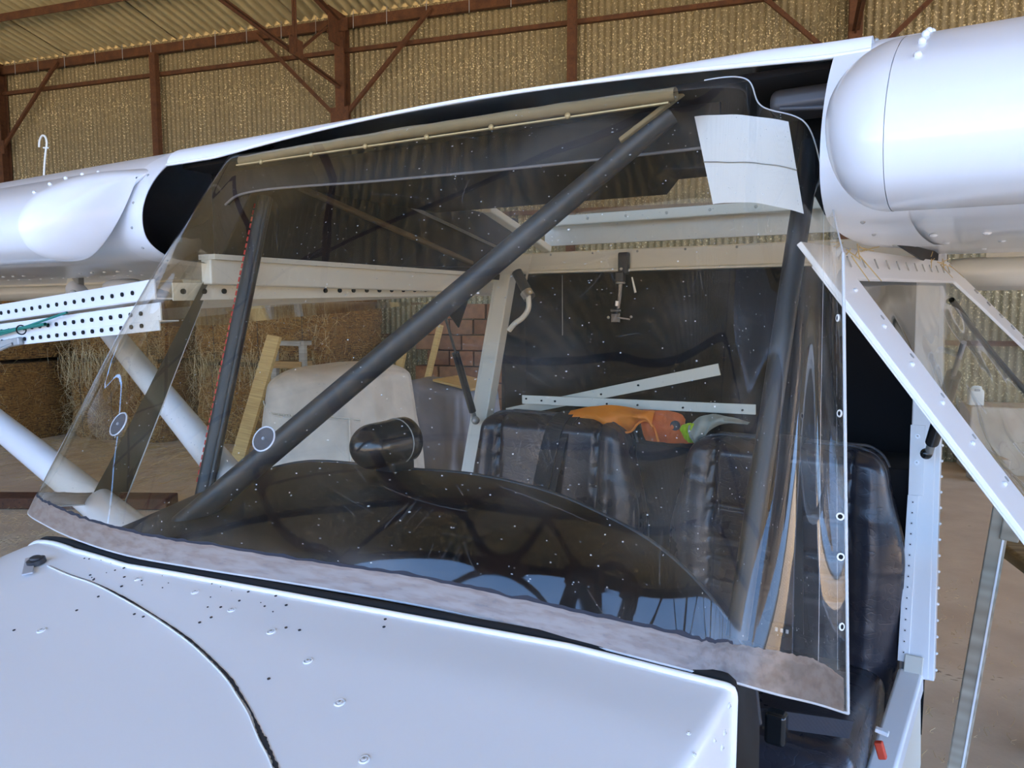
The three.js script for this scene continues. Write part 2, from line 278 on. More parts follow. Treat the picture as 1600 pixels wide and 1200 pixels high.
// steel columns with V braces (back row and open front), intermediate posts, and the trusses
function column(s, n, label, group, front) {
  const c = thing('steel_column', label, 'column', B(s, 0, n), TURN, group), d = front ? -1 : 1, top = 5.16;
  const H = merge([plainBox(0.13, top, 0.012).translate(0, top / 2, 0.07), plainBox(0.13, top, 0.012).translate(0, top / 2, -0.07), plainBox(0.012, top, 0.14).translate(0, top / 2, 0)]);
  add(c, 'post', H, M.rust);
  for (const k of [-1, 1]) add(c, 'brace', merge([beam(V(k * 0.07, 4.04, 0.06 * d), V(k * 1.28, 5.2, 0.06 * d), 0.012, 0.05, V(0, 0, 1), 0), beam(V(k * 0.07, 4.06, 0.07 * d), V(k * 1.28, 5.22, 0.07 * d), 0.05, 0.01, V(0, 0, 1), 0)]), M.rust);
  add(c, 'gusset', merge([plainBox(0.26, 0.2, 0.012).translate(0, 4.06, 0.085 * d), plainBox(0.3, 0.16, 0.012).translate(0, 5.16, 0.1 * d)]), M.rust);
  return c;
}
column(-11.42, 0.1, 'rusty braced steel column by the hay bales at the left edge', null);
column(-5.4, 0.1, 'rusty braced steel column carrying a truss against the back wall');
column(0.63, 0.1, 'rusty braced steel column behind the round-ended wing slat');
column(6.65, 0.1, 'rusty steel column of the back wall beyond the white wing');
for (const s of [-14.4, -11.42, -8.4, -5.4, -2.4, 0.63, 3.6, 6.65]) column(s, 14.8, 'rusty braced steel column of the open front of the barn', 'columns of the open front', true);
for (const [s, label] of [[-8.4, 'slim rusty column between the corrugated wall and the left wing'], [-2.36, 'slim rusty column rising above the middle of the aircraft roof'], [3.65, 'slim rusty column of the back wall behind the near wing']]) {
  add(thing('wall_column', label, 'column', B(s, 0, 0.12), TURN), 'profile', merge([plainBox(0.1, 5.16, 0.01).translate(0, 2.58, 0.04), plainBox(0.01, 5.16, 0.07).translate(0.045, 2.58, 0)]), M.rust);
}
for (const [s, label] of [[-11.42, 'rusty steel roof truss beyond the upper left corner'], [-5.4, 'rusty steel roof truss meeting the column above the aircraft roof'], [0.63, 'rusty steel roof truss above the near wing']]) {
  const t = thing('roof_truss', label, 'truss', B(s, 0, 0), TURN);
  const bot = (n) => 4.4 + Math.min(n, DEEP - n) * 0.124, ang = (a, b, w) => merge([beam(a, b, w, 0.01, V(1, 0, 0), 0), beam(a, b, 0.01, w, V(1, 0, 0), 0)]);
  for (const k of [0, 1]) {
    const f = (n) => (k ? DEEP - n : n);
    add(t, 'bottom_chord', ang(V(0, bot(0.1), f(0.1)), V(0, bot(7.5), f(7.5)), 0.07), M.rust);
    add(t, 'rafter', ang(V(0, roofH(0) - 0.12, f(0.02)), V(0, roofH(7.5) - 0.12, f(7.5)), 0.11), M.rust);
    for (const n of [1.15, 2.9, 4.7, 6.3]) {
      add(t, 'hanger', ang(V(0.02, bot(n), f(n)), V(0.02, roofH(n) - 0.1, f(n)), 0.06), M.rust);
      add(t, 'strut', ang(V(-0.02, bot(n) + 0.02, f(n - 0.08)), V(-0.02, roofH(n - 1) - 0.1, f(n - 0.95)), 0.04), M.rust);
      add(t, 'gusset', plainBox(0.012, 0.2, 0.26).translate(0.035, bot(n) + 0.05, f(n)), M.rust);
    }
    add(t, 'gusset', merge([plainBox(0.014, 0.42, 0.4).translate(0.01, 5.12, f(0.22))]), M.rust);
  }
}

// ---------------------------------------------------------------- hay, litter and stored things at the back
{
  const strand = new THREE.CylinderGeometry(0.0016, 0.0012, 1, 3, 3); { const p = strand.attributes.position; for (let i = 0; i < p.count; i++) p.setX(i, p.getX(i) + 0.12 * (0.25 - p.getY(i) ** 2)); strand.computeVertexNormals(); }
  const strandColor = [lin(0.72, 0.53, 0.25), lin(0.55, 0.37, 0.15), lin(0.42, 0.27, 0.1), lin(0.8, 0.64, 0.35)];
  const strawMat = std({ color: lin(1, 1, 1), roughness: 0.85 });
  function strands(parent, name, n, put) {
    const im = new THREE.InstancedMesh(strand, strawMat, n), m = new THREE.Matrix4(), q = new THREE.Quaternion(), e = new THREE.Euler();
    for (let i = 0; i < n; i++) { const [p, len, rx, ry, rz, th = 1] = put(i); q.setFromEuler(e.set(rx, ry, rz)); m.compose(p, q, V(len * th * 1.6 + 0.4, len, len * th * 1.6 + 0.4)); im.setMatrixAt(i, m); im.setColorAt(i, strandColor[Math.floor(rnd() * 4)]); }
    im.name = name; im.userData.kind = 'stuff'; im.castShadow = true; parent.add(im); return im;
  }
  function bale(s, h, n, w, ht, d, turn, label, group, k) {
    const b = thing('hay_bale', label, 'hay bale', B(s, h, n), TURN + turn, group);
    const rows = [], NU = 56, NV = 18;
    for (let j = 0; j <= NV; j++) { const v = j / NV, r = []; for (let i = 0; i < NU; i++) { const a = (i / NU) * 2 * Math.PI, c = Math.cos(a), sn = Math.sin(a), e = 0.22; let x = Math.sign(c) * Math.abs(c) ** e * w / 2, z = Math.sign(sn) * Math.abs(sn) ** e * d / 2; const rd = 1 - 0.06 * Math.abs(2 * v - 1) ** 6, dn = 0.045 * fbm(x * 2.3 + k * 9, v * ht * 4 + k, z * 2.3) - 0.018 * (Math.abs(((v * 5) % 1) - 0.5) < 0.08 ? 1 : 0); x *= rd * (1 + dn); z *= rd * (1 + dn); r.push(V(x, ht * v, z)); } rows.push(r); }
    add(b, 'bale', loft(rows, { closed: true, caps: true, flip: true }), M.hay);
    for (const t of [-0.3, 0.02, 0.33]) add(b, 'twine', pipe([V(t * w, 0.03, d / 2 + 0.012), V(t * w, ht * 0.5, d / 2 + 0.02), V(t * w, ht - 0.02, d / 2 + 0.005), V(t * w, ht + 0.01, d / 2 - 0.1)], 0.004, 5), M.twine);
    strands(b, 'straw', 1500, () => { const face = rnd(); const x = rr(-0.5, 0.5) * w, y = rr(0, 1) * ht; const side = face > 0.8; return [side ? V(w / 2 * (rnd() > 0.5 ? 1 : -1), y, rr(-0.5, 0.5) * d) : face > 0.72 ? V(x, ht, rr(-0.5, 0.5) * d) : V(x, y, d / 2 + rr(-0.01, 0.025)), rr(0.06, 0.26), rr(-0.9, 0.9), rr(0, 6.28), rr(-1.6, 1.6)]; });
    strands(b, 'straw', 260, () => [V(rr(-0.5, 0.5) * w, ht * rr(0.85, 1.0), d / 2 + rr(0.0, 0.06)), rr(0.2, 0.5), rr(-0.25, 0.5), rr(0, 6.28), rr(-0.3, 0.3)]);
    return b;
  }
  bale(-9.35, 0, 1.75, 1.6, 0.95, 1.9, 0.03, 'large straw bale at the far left, on the dirt floor', null, 1);
  bale(-9.3, 1.0, 1.7, 1.6, 0.95, 1.9, -0.02, 'large straw bale at the far left, on top of another bale', null, 2);
  bale(-7.6, 0, 1.05, 1.5, 0.95, 1.7, 0.0, 'straw bale on the floor right of the dark gap', null, 3);
  bale(-7.6, 1.0, 1.0, 1.55, 0.95, 1.7, 0.04, 'upper straw bale right of the dark gap, under the wing', null, 4);
  bale(-5.7, 0, 0.95, 1.9, 0.93, 1.4, -0.03, 'straw bale on the floor seen through the windscreen behind the plank', null, 5);
  bale(-5.68, 0.98, 0.95, 1.9, 0.8, 1.4, 0.02, 'upper straw bale seen through the windscreen behind the plank', null, 6);
  const litter = strands(scene, 'straw_litter', 2600, () => { const s = rr(-9.8, -4.8), n = 2.0 + Math.abs(rr(-1, 1) * rr(0, 1)) * 2.6; return [B(s, 0.012, n), rr(0.05, 0.28), Math.PI / 2 + rr(-0.12, 0.12), rr(0, 6.28), rr(-0.1, 0.1)]; });
  Object.assign(litter.userData, { label: 'loose straw scattered on the dirt floor before the bales', category: 'straw' });
  const chaff = strands(scene, 'chaff', 1500, () => { const s = rr(-5.9, -4.2), n = rr(4.6, 6.3); return [B(s, 0.012, n), rr(0.01, 0.07), Math.PI / 2 + rr(-0.3, 0.3), rr(0, 6.28), rr(-0.2, 0.2), 2.2]; });
  Object.assign(chaff.userData, { label: 'dark chaff and crumbs on the floor left of the cowling', category: 'debris' });
  const crumbs = strands(scene, 'floor_debris', 700, () => { const n = rr(0.6, 8.2), s = 0.75 + 0.25 * Math.sin(n * 1.7) + rr(-0.9, 0.5) * rr(0, 1); return [B(s, 0.008, n), rr(0.01, 0.06), Math.PI / 2 + rr(-0.4, 0.4), rr(0, 6.28), rr(-0.3, 0.3), 2.5]; });
  Object.assign(crumbs.userData, { label: 'dry crumbs and stalks on the dirt floor right of the open door', category: 'debris' });
  tagged('floor_board', beam(B(-6.9, 0.05, 4.9), B(-4.6, 0.05, 4.15), 0.22, 0.09, V(0, 1, 0), 0.01), std({ map: rustMap, color: lin(0.9, 0.8, 0.75), roughness: 0.9 }), 'brown timber sleeper lying on the floor left of the windscreen', 'board');

  // clay block wall, blocks laid one by one
  const wall = structure('wall_clay_blocks'); wall.position.copy(B(-4.15, 0, 0.55)); wall.rotation.y = TURN;
  const blockG = [0, 1, 2].map((k) => uvBox(new RoundedBoxGeometry(0.29 - 0.004 * k, 0.175, 0.19, 1, 0.012)));
  const clays = [M.clay, std({ map: clayMap, color: lin(0.8, 0.74, 0.7), roughness: 0.95 }), std({ map: clayMap, color: lin(1.12, 1.0, 0.85), roughness: 0.95 })];
  for (let j = 0; j < 9; j++) for (let i = 0; i < 9; i++) { if (j === 8 && (i === 0 || i === 4)) continue; const b = add(wall, 'brick', blockG[(i + j) % 3], clays[(i * 7 + j * 5) % 3]); b.position.set(0.15 + i * 0.305 + (j % 2) * 0.15, 0.09 + j * 0.185, rr(-0.012, 0.012)); b.rotation.set(0, rr(-0.02, 0.02), rr(-0.012, 0.012)); }
  tagged('timber_post', beam(B(-3.88, 0, 1.35), B(-3.6, 1.42, 1.1), 0.06, 0.05, V(0, 0, 1), 0.004), M.wood, 'thin timber stake leaning before the clay blocks, nearer the cabin post', 'stake');
  tagged('timber_post', beam(B(-4.22, 0, 1.35), B(-4.05, 1.12, 1.15), 0.09, 0.05, V(0, 0, 1), 0.004), M.wood, 'shorter broad timber stake before the clay blocks, by the tan cover', 'stake');
  // pale painted frame with shelves
  const f = thing('shelf_frame', 'small pale wooden frame with two shelves by the straw', 'shelf', B(-4.98, 0, 2.0), TURN);
  for (const x of [-0.18, 0.18]) add(f, 'leg', rbox(0.07, 1.26, 0.06, 0.006).translate(x, 0.63, 0), M.greyWood);
  for (const y of [1.23, 1.0, 0.72, 0.45]) add(f, 'shelf', rbox(0.36, y > 1.2 ? 0.05 : 0.075, 0.22, 0.005).translate(0, y, -0.06), y > 1.2 ? M.greyWood : std({ map: woodMap, color: lin(0.7, 0.6, 0.55), roughness: 0.8 }));
  const pb = thing('plank', 'long yellow timber plank leaning against the straw bales', 'plank', B(-4.8, 0, 2.8), TURN);
  add(pb, 'board', beam(V(-0.12, 0, 0.22), V(0.06, 1.33, -0.24), 0.15, 0.045, V(0, 0, 1), 0.004), M.wood);

  // draped covers: stacked rounded outlines with folds
  function cover(name, pos, turn, w, d, ht, mat, label, k, slope) {
    const c = thing(name, label, 'cover', pos, turn), rows = [], NU = 96, NV = 34;
    const P = (u, v) => { const a = u * 2 * Math.PI, cs = Math.cos(a), sn = Math.sin(a), e = 0.5, q = v < 0.8 ? 0 : (v - 0.8) / 0.2, sh = Math.sqrt(Math.max(0.0008, 1 - q * q)); const fl = 1 + 0.16 * (1 - v) ** 1.3, fold = (k > 3 ? 0.1 : 0.055) * (1 - 0.7 * v) * (noise(u * 18, v * 2.2, k) + 0.5 * noise(u * 40, v * 3, k + 3)); const x = Math.sign(cs) * Math.abs(cs) ** e * (w / 2 * fl + fold) * lerp(1, 0.82, v) * (q ? 0.25 + 0.75 * sh : 1) * (q > 0.99 ? 0.02 : 1), z = Math.sign(sn) * Math.abs(sn) ** e * (d / 2 * fl + fold) * lerp(1, 0.82, v) * (q ? 0.25 + 0.75 * sh : 1) * (q > 0.99 ? 0.02 : 1); return V(x, ht * (v < 0.8 ? v / 0.8 * 0.9 : 0.9 + 0.1 * q) + slope * x * v + 0.03 * noise(x * 4 + k, z * 4, 2) * v, z); };
    for (let j = 0; j <= NV; j++) { const r = []; for (let i = 0; i < NU; i++) r.push(P(i / NU, j / NV)); rows.push(r); }
    add(c, 'fabric', loft(rows, { closed: true, flip: true }), mat);
    return { c, P };
  }
  const tan = cover('draped_cover', B(-2.8, 0, 4.5), TURN - 0.12, 1.0, 0.8, 1.24, M.tanCover, 'tan canvas cover with stitched seams over a machine behind the left door', 1.3, 0.1);
  const seam = (c, P, us, vs, name) => { const pts = us.map((u, i) => { const p = P(u, vs[i]), o = P(u, Math.max(0, vs[i] - 0.02)); const n = V(p.x, 0, p.z).normalize(); return p.addScaledVector(n, 0.004); }); add(c, name, pipe(pts, 0.006, 6, 60), M.tanCover); const curve = new THREE.CatmullRomCurve3(pts), st = []; for (let i = 0; i < 90; i++) { const p = curve.getPoint(i / 89), n = V(p.x, 0, p.z).normalize(); st.push(sphere(p.addScaledVector(n, 0.006).add(V(0, 0.012, 0)), 0.005, 1, 1, 1, 6)); } const s = add(c, 'stitching', merge(st), M.thread); s.userData.kind = 'stuff'; };
  seam(tan.c, tan.P, [0.42, 0.36, 0.3, 0.24, 0.18, 0.12], [0.72, 0.7, 0.67, 0.655, 0.64, 0.63], 'seam');
  seam(tan.c, tan.P, [0.16, 0.16, 0.16, 0.16], [0.05, 0.25, 0.45, 0.64], 'seam');
  const grey = cover('draped_cover', B(-2.62, 0, 3.1), TURN - 0.1, 0.86, 0.72, 1.02, M.greyCover, 'blue-grey cover draped over a machine beside the tan cover', 5.1, -0.05);
  add(grey.c, 'edge_board', rbox(0.36, 0.02, 0.5, 0.006).rotateZ(-0.18).translate(0.2, 0.995, 0.05), M.wood);

  // right of the cabin: low concrete ledge with a plastic jug
  tagged('concrete_ledge', rbox(1.9, 0.66, 0.5, 0.02).rotateY(TURN).translate(...B(2.72, 0.33, 0.32).toArray()), M.concrete, 'low concrete ledge at the foot of the back wall right of the cabin', 'ledge');
  tagged('stone_block', rbox(0.3, 0.22, 0.24, 0.02).rotateY(TURN + 0.1).translate(...B(1.88, 0.11, 0.85).toArray()), M.concrete, 'pale squared block on the floor before the concrete ledge', 'block');
  const j = thing('plastic_jug', 'small off-white plastic jug standing on the concrete ledge', 'jug', B(1.84, 0.66, 0.4), TURN + 0.1);
  const rowsJ = []; for (let i = 0; i <= 14; i++) { const v = i / 14, k = v > 0.72 ? Math.sqrt(Math.max(0, 1 - ((v - 0.72) / 0.34) ** 2)) : 1, r = []; for (let a = 0; a < 28; a++) { const t = a / 28 * 2 * Math.PI, c = Math.cos(t), s = Math.sin(t); r.push(V(Math.sign(c) * Math.abs(c) ** 0.4 * 0.068 * k, 0.165 * v, Math.sign(s) * Math.abs(s) ** 0.4 * 0.05 * Math.max(k, 0.4))); } rowsJ.push(r); }
  add(j, 'body', loft(rowsJ, { closed: true, caps: true, flip: true }), M.plastic);
  add(j, 'handle', pipe([V(-0.045, 0.135, 0.02), V(-0.035, 0.172, 0.02), V(0.03, 0.172, 0.02), V(0.042, 0.135, 0.02)], 0.011, 8), M.plastic);
  add(j, 'grip_hole', rbox(0.05, 0.022, 0.02, 0.008).translate(-0.002, 0.145, 0.043), M.dull);
  add(j, 'cap', disc(V(0.035, 0.17, -0.01), V(0, 1, 0), 0.016, 0.02), M.plastic);
}

// ---------------------------------------------------------------- the aircraft: nose towards +z, pilot's left = +x
const plane = thing('airplane', 'white high-wing light aircraft with both cabin doors open and a loose windscreen', 'airplane');
const P3 = (a) => V(a[0], a[1], a[2]);

// --- nose cowling: rounded arches from the windscreen base forwards
const cowlSec = [[0.285, 0.567, 1.298, 0.62], [0.30, 0.567, 1.2975, 0.62], [0.38, 0.566, 1.288, 0.625], [0.42, 0.563, 1.279, 0.63], [0.6, 0.545, 1.242, 0.64], [0.85, 0.475, 1.19, 0.66], [1.1, 0.42, 1.14, 0.7], [1.35, 0.36, 1.08, 0.74], [1.5, 0.27, 1.0, 0.8], [1.56, 0.16, 0.94, 0.84]];
function cowlPoint(sec, a, inset = 0) { const [z, w, top, base] = sec, c = Math.cos(a), s = Math.sin(a), e = 2 / (c > 0 ? lerp(260, 5, Math.pow(smooth(z, 0.3, 1.4), 0.35)) : 5.5), ww = w - inset, h = top - base - inset; return V(Math.sign(c) * Math.abs(c) ** e * ww, base + Math.abs(s) ** e * h, z); }
function secAt(z) { let k = 0; while (k < cowlSec.length - 2 && cowlSec[k + 1][0] < z) k++; const a = cowlSec[k], b = cowlSec[k + 1], t = (z - a[0]) / (b[0] - a[0]); return a.map((x, i) => lerp(x, b[i], t)); }
const baseZ = [[-0.60, 0.29], [-0.545, 0.294], [-0.459, 0.347], [-0.379, 0.364], [-0.272, 0.378], [-0.153, 0.38], [-0.05, 0.3655], [0.125, 0.335], [0.282, 0.313], [0.423, 0.308], [0.54, 0.306], [0.7, 0.302]]; // rear edge, along the windscreen base
const rearZ = (x) => { let k = 0; while (k < baseZ.length - 2 && baseZ[k + 1][0] < x) k++; const a = baseZ[k], b = baseZ[k + 1]; return lerp(a[1], b[1], clamp((x - a[0]) / (b[0] - a[0]), 0, 1)); };
const cowlRows = []; for (let j = 0; j <= 64; j++) { const t = j / 64, r = []; for (let i = 0; i <= 900; i++) { const a = Math.PI * i / 900, x0 = cowlPoint(secAt(0.31), a).x, z = lerp(rearZ(x0), 1.56, t); r.push(cowlPoint(secAt(z), a)); } cowlRows.push(r); }
// even spacing round each arch
const respace = (r, n) => { const L = [0]; for (let i = 1; i < r.length; i++) L.push(L[i - 1] + r[i].distanceTo(r[i - 1])); const out = []; for (let k = 0, i = 1; k <= n; k++) { const d = (k / n) * L.at(-1); while (i < r.length - 1 && L[i] < d) i++; out.push(r[i - 1].clone().lerp(r[i], (d - L[i - 1]) / (L[i] - L[i - 1] || 1))); } return out; };
const cowlGrid = cowlRows.map((r) => respace(r, 420));
const cowl = add(plane, 'cowling', loft(cowlGrid, { flip: true }), M.white);
cowl.material.side = THREE.DoubleSide;
{
  const edge = cowlGrid[0].slice(56, 386);
  add(plane, 'cowling_lip', pipe(edge.map((p) => p.clone().add(V(0, 0.0005, 0.001))), 0.0032, 8, 700), M.lip);
  add(plane, 'gap_shade', pipe(edge.map((p) => V(p.x * 0.99, p.y + 0.0005, p.z - 0.0085)), 0.0065, 8, 500), M.hole);  // black tube put in for the shade inside the open gap
  // cracked seam between the fixed cowling and its front panel
  const seam = [[78, 884], [110, 898], [150, 912], [190, 932], [235, 958], [270, 981], [300, 1003], [332, 1032], [360, 1062], [375, 1085], [392, 1112], [404, 1140], [412, 1158], [424, 1180], [434, 1205], [446, 1235]].map(([x, y]) => onMesh(cowl, x, y)).filter(Boolean);
  const widths = [0.2, 0.25, 0.3, 1.3, 0.5, 0.9, 1.2, 0.9, 1.6, 1.2, 0.6, 1.5, 2.6, 1.1, 1.9, 1.5];
  const rows = [[], []], c = new THREE.CatmullRomCurve3(seam.map((h) => h.p.clone().addScaledVector(h.n, 0.0006)));
  const N = 160, left = [], right = [];
  for (let i = 0; i <= N; i++) { const t = i / N, p = c.getPoint(t), d = c.getTangent(t), n = seam[Math.min(seam.length - 1, Math.round(t * (seam.length - 1)))].n, s = d.clone().cross(n).normalize(), k = t * (widths.length - 1), w0 = lerp(widths[Math.floor(k)], widths[Math.min(widths.length - 1, Math.ceil(k))], k % 1), w = 0.0009 * w0 * (0.8 + 0.9 * Math.max(0, noise(t * 60, 2, 3) + 0.35)); left.push(p.clone().addScaledVector(s, -w)); right.push(p.clone().addScaledVector(s, w * (1 + 0.7 * noise(t * 90, 7, 1)))); }
  add(plane, 'panel_gap', loft([left, right]), std({ color: lin(0.03, 0.028, 0.03), roughness: 1, side: THREE.DoubleSide }), 'ragged dark joint in the cowling');
  const shelf = []; // slight step along the joint
  for (let i = 0; i <= 60; i++) { const t = i / 60; shelf.push(c.getPoint(t).add(V(-0.002, -0.0004, 0.002))); }
  add(plane, 'panel_edge', pipe(shelf, 0.0008, 6, 120), M.white);
  // flush screws in dimples
  for (const [x, y, r] of [[65, 985, 5], [305, 925, 5], [362, 953, 5], [424, 987, 6], [481, 1033, 6], [531, 1098, 7], [569, 1187, 7], [215, 905, 4], [1139, 1103, 4], [1132, 1145, 4], [1128, 1168, 4], [1116, 1157, 3], [1076, 1146, 3], [1085, 1179, 3]]) {
    const h = onMesh(cowl, x, y); if (!h) continue; const d = h.p.distanceTo(EYE) / FPX, s = grp(plane, 'screw');
    s.position.copy(h.p); add(s, 'dimple', ringAt(V(0, 0, 0).addScaledVector(h.n, 0.0002), h.n, r * d * 0.95, r * d * 0.24), M.white); add(s, 'head', disc(V(0, 0, 0).addScaledVector(h.n, 0.0006), h.n, r * d * 0.62, 0.0014), M.rivet); add(s, 'slot', disc(V(0, 0, 0).addScaledVector(h.n, 0.0014), h.n, r * d * 0.26, 0.0006, 8), M.dull);
  }
  { const h = onMesh(cowl, 57, 882), s = grp(plane, 'cowl_fastener', 'dark quarter-turn stud on a worn plate'); s.position.copy(h.p);
    add(s, 'plate', rbox(0.07, 0.002, 0.012, 0.0008).rotateX(0.08).rotateY(-0.5).translate(-0.002, 0.0005, 0.008), std({ color: lin(0.5, 0.5, 0.52), roughness: 0.6 }));
    add(s, 'stud', merge([disc(V(0, 0.004, 0), h.n, 0.011, 0.006, 20), sphere(V(0, 0.008, 0), 0.008, 1, 0.5, 1)]), M.tube); }
  // grime specks and paint chips near the windscreen base
  const specks = []; let k = 0;
  while (k < 90) { const x = rr(130, 460), y = 842 + (x - 100) * 0.12 + rr(0, 1) * rr(15, 95), h = onMesh(cowl, x, y); k++; if (!h) continue; const r = rr(0.0004, 0.0018); specks.push(disc(h.p.addScaledVector(h.n, 0.0004), h.n, r, 0.0006, 6).translate(0, 0, 0)); }
  for (const [x, y] of [[420, 1061], [447, 981], [468, 985], [602, 968], [600, 980], [22, 985], [120, 954], [210, 960], [224, 964], [345, 949], [330, 965], [312, 973], [388, 925]]) { const h = onMesh(cowl, x, y); if (h) specks.push(disc(h.p.addScaledVector(h.n, 0.0004), h.n, 0.0016, 0.0006, 6)); }
  add(plane, 'grime', merge(specks), std({ color: lin(0.05, 0.045, 0.045), roughness: 1 })).userData.kind = 'stuff';
}

// --- windscreen: one bent sheet, ruled from its lower edge to its upper edge
const WB = [[-0.63, 1.24, 0.096], [-0.6, 1.262, 0.2], [-0.545, 1.285, 0.288], [-0.459, 1.3, 0.344], [-0.379, 1.3, 0.361], [-0.272, 1.3, 0.375], [-0.153, 1.3, 0.377], [-0.05, 1.3, 0.362], [0.125, 1.3, 0.33], [0.282, 1.3, 0.308], [0.423, 1.3, 0.303], [0.53, 1.3, 0.302], [0.56, 1.295, 0.292], [0.588, 1.277, 0.258], [0.611, 1.25, 0.203], [0.63, 1.219, 0.145]].map(P3);
const WT = [[-0.6, 1.706, -0.111], [-0.57, 1.745, -0.095], [-0.505, 1.815, -0.045], [-0.418, 1.864, 0.004], [-0.36, 1.862, 0.01], [-0.25, 1.861, 0.012], [-0.14, 1.861, 0.012], [-0.03, 1.861, 0.012], [0.12, 1.861, 0.012], [0.26, 1.862, 0.01], [0.39, 1.862, 0.006], [0.476, 1.858, 0.0], [0.492, 1.828, 0.0], [0.546, 1.797, 0.02], [0.562, 1.745, 0.0], [0.6, 1.654, 0.09]].map(P3);
const NU = 140, NV = 40, wb = smoothLine(WB, NU), wt = smoothLine(WT, NU);
{ // equal parameter steps on both edges
  const cb = new THREE.CatmullRomCurve3(WB, false, 'centripetal'), ct = new THREE.CatmullRomCurve3(WT, false, 'centripetal');
  for (let i = 0; i <= NU; i++) { wb[i] = cb.getPoint(i / NU); wt[i] = ct.getPoint(i / NU); }
}
const wsPoint = (u, v) => { const k = clamp(u, 0, 1) * NU, i = Math.min(NU - 1, Math.floor(k)), b = wb[i].clone().lerp(wb[i + 1], k - i), t = wt[i].clone().lerp(wt[i + 1], k - i); const n = wb[i + 1].clone().sub(wb[i]).cross(t.clone().sub(b)).normalize(); return b.lerp(t, v).addScaledVector(n, 0.013 * Math.sin(Math.PI * v) * smooth(u, 0, 0.2) * (1 - smooth(u, 0.78, 0.92))); };
const wsNormal = (u, v) => { const a = wsPoint(Math.min(1, u + 0.004), v).sub(wsPoint(Math.max(0, u - 0.004), v)), b = wsPoint(u, Math.min(1, v + 0.01)).sub(wsPoint(u, Math.max(0, v - 0.01))); return a.cross(b).normalize(); };
const wsOff = (u, v, d) => wsPoint(u, v).addScaledVector(wsNormal(u, v), d);
const screen = grp(plane, 'windscreen', 'scratched dusty clear plastic windscreen');
{
  const TW = 2048, TH = 1024, scr = new Float32Array(TW * TH);
  const dot = (x, y, r, a) => { for (let j = Math.floor(y - r); j <= y + r; j++) for (let i = Math.floor(x - r); i <= x + r; i++) if (i >= 0 && j >= 0 && i < TW && j < TH) { const q = 1 - Math.hypot(i - x, j - y) / (r + 0.001); if (q > 0) scr[j * TW + i] = Math.max(scr[j * TW + i], a * Math.min(1, q * 1.6)); } };
  for (let k = 0; k < 2600; k++) dot(rnd() * TW, rnd() * TH, rr(0.6, 1.3) * (rnd() > 0.98 ? 1.8 : 1), rr(0.12, 0.8));
  for (let k = 0; k < 260; k++) { let x = rnd() * TW, y = rnd() * TH, a = rr(0, 6.28), n = rr(10, 120), s = rr(0.015, 0.07), da = rr(-0.008, 0.008); for (let q = 0; q < n; q++) { dot(x, y, 0.85, s); x += Math.cos(a); y += Math.sin(a); a += da; } }
  for (let k = 0; k < 26; k++) { const x0 = rnd() * TW, y0 = rnd() * TH, a0 = rr(0, 3.14), n = Math.floor(rr(4, 12)); for (let m = 0; m < n; m++) { let x = x0 + rr(-25, 25), y = y0 + rr(-12, 12), a = a0 + rr(-0.1, 0.1); for (let q = 0; q < rr(30, 110); q++) { dot(x, y, 0.9, rr(0.01, 0.05)); x += Math.cos(a); y += Math.sin(a); } } }
  for (let j = 0; j < TH; j++) { const y = j + 0.5; dot(TW * 0.936 + 2 * Math.sin(j * 0.01), y, 1.6, 0.5); if (fbm(j * 0.02, 3) > -0.1) dot(TW * 0.977 + rr(-1, 1), y, 1.2, 0.35); }
  const FW = 512, FH = 256, filmGrid = new Float32Array((FW + 1) * (FH + 1));
  for (let j = 0; j <= FH; j++) for (let i = 0; i <= FW; i++) {
    const u = i / FW, v = j / FH; // wiped dust, thicker smears above the lower strip and on the loose flap
    filmGrid[j * (FW + 1) + i] = 0.0005 + 0.004 * smooth(fbm(u * 9, v * 5, 4, 5), -0.1, 0.4) + 0.007 * smooth(fbm(u * 26, v * 12, 9, 4), 0.12, 0.5) + 0.035 * smooth(u, 0.45, 0.62) * Math.pow(clamp(0.45 + 1.7 * fbm(u * 13, v * 6, 21, 5), 0, 1), 2) + 0.045 * smooth(u, 0.9, 0.97) * clamp(0.5 + 1.5 * fbm(u * 40, v * 20, 2), 0, 1) + 0.07 * smooth(0.10 + 0.10 * fbm(u * 14, v * 6, 6) - v, 0, 0.10) * clamp(0.6 + 1.4 * fbm(u * 50, v * 30, 3), 0, 1);
  }
  const filmAt = (u, v) => { const x = Math.min(u * FW, FW - 0.001), y = Math.min(v * FH, FH - 0.001), i = Math.floor(x), j = Math.floor(y), a = j * (FW + 1) + i; return lerp(lerp(filmGrid[a], filmGrid[a + 1], x - i), lerp(filmGrid[a + FW + 1], filmGrid[a + FW + 2], x - i), y - j); };
  const map = tex(TW, TH, (u, v, i, j) => 1 - clamp(filmAt(u, v) + scr[j * TW + i], 0, 0.95));
  map.wrapS = map.wrapT = THREE.ClampToEdgeWrapping;
  const glass = phys({ color: lin(0.945, 0.912, 0.83), transmission: 1, transmissionMap: map, roughness: 0.02, thickness: 0, ior: 1.49, side: THREE.DoubleSide });
  const rows = []; for (let j = 0; j <= NV; j++) { const r = []; for (let i = 0; i <= NU; i++) r.push(wsPoint(i / NU, j / NV)); rows.push(r); }
  add(screen, 'pane', loft(rows, { uv01: true }), glass);
  const edgeMat = phys({ color: lin(0.8, 0.8, 0.78), transmission: 0.35, thickness: 0, roughness: 0.5 });
  const side = (u) => { const p = []; for (let j = 0; j <= 20; j++) p.push(wsPoint(u, j / 20)); return p; };
  add(screen, 'edge', merge([pipe(side(0), 0.0014, 6), pipe(side(1), 0.0016, 6), pipe(wb, 0.0014, 6, 200), pipe(wt.filter((_, i) => i > 96), 0.0008, 6, 120)]), edgeMat);
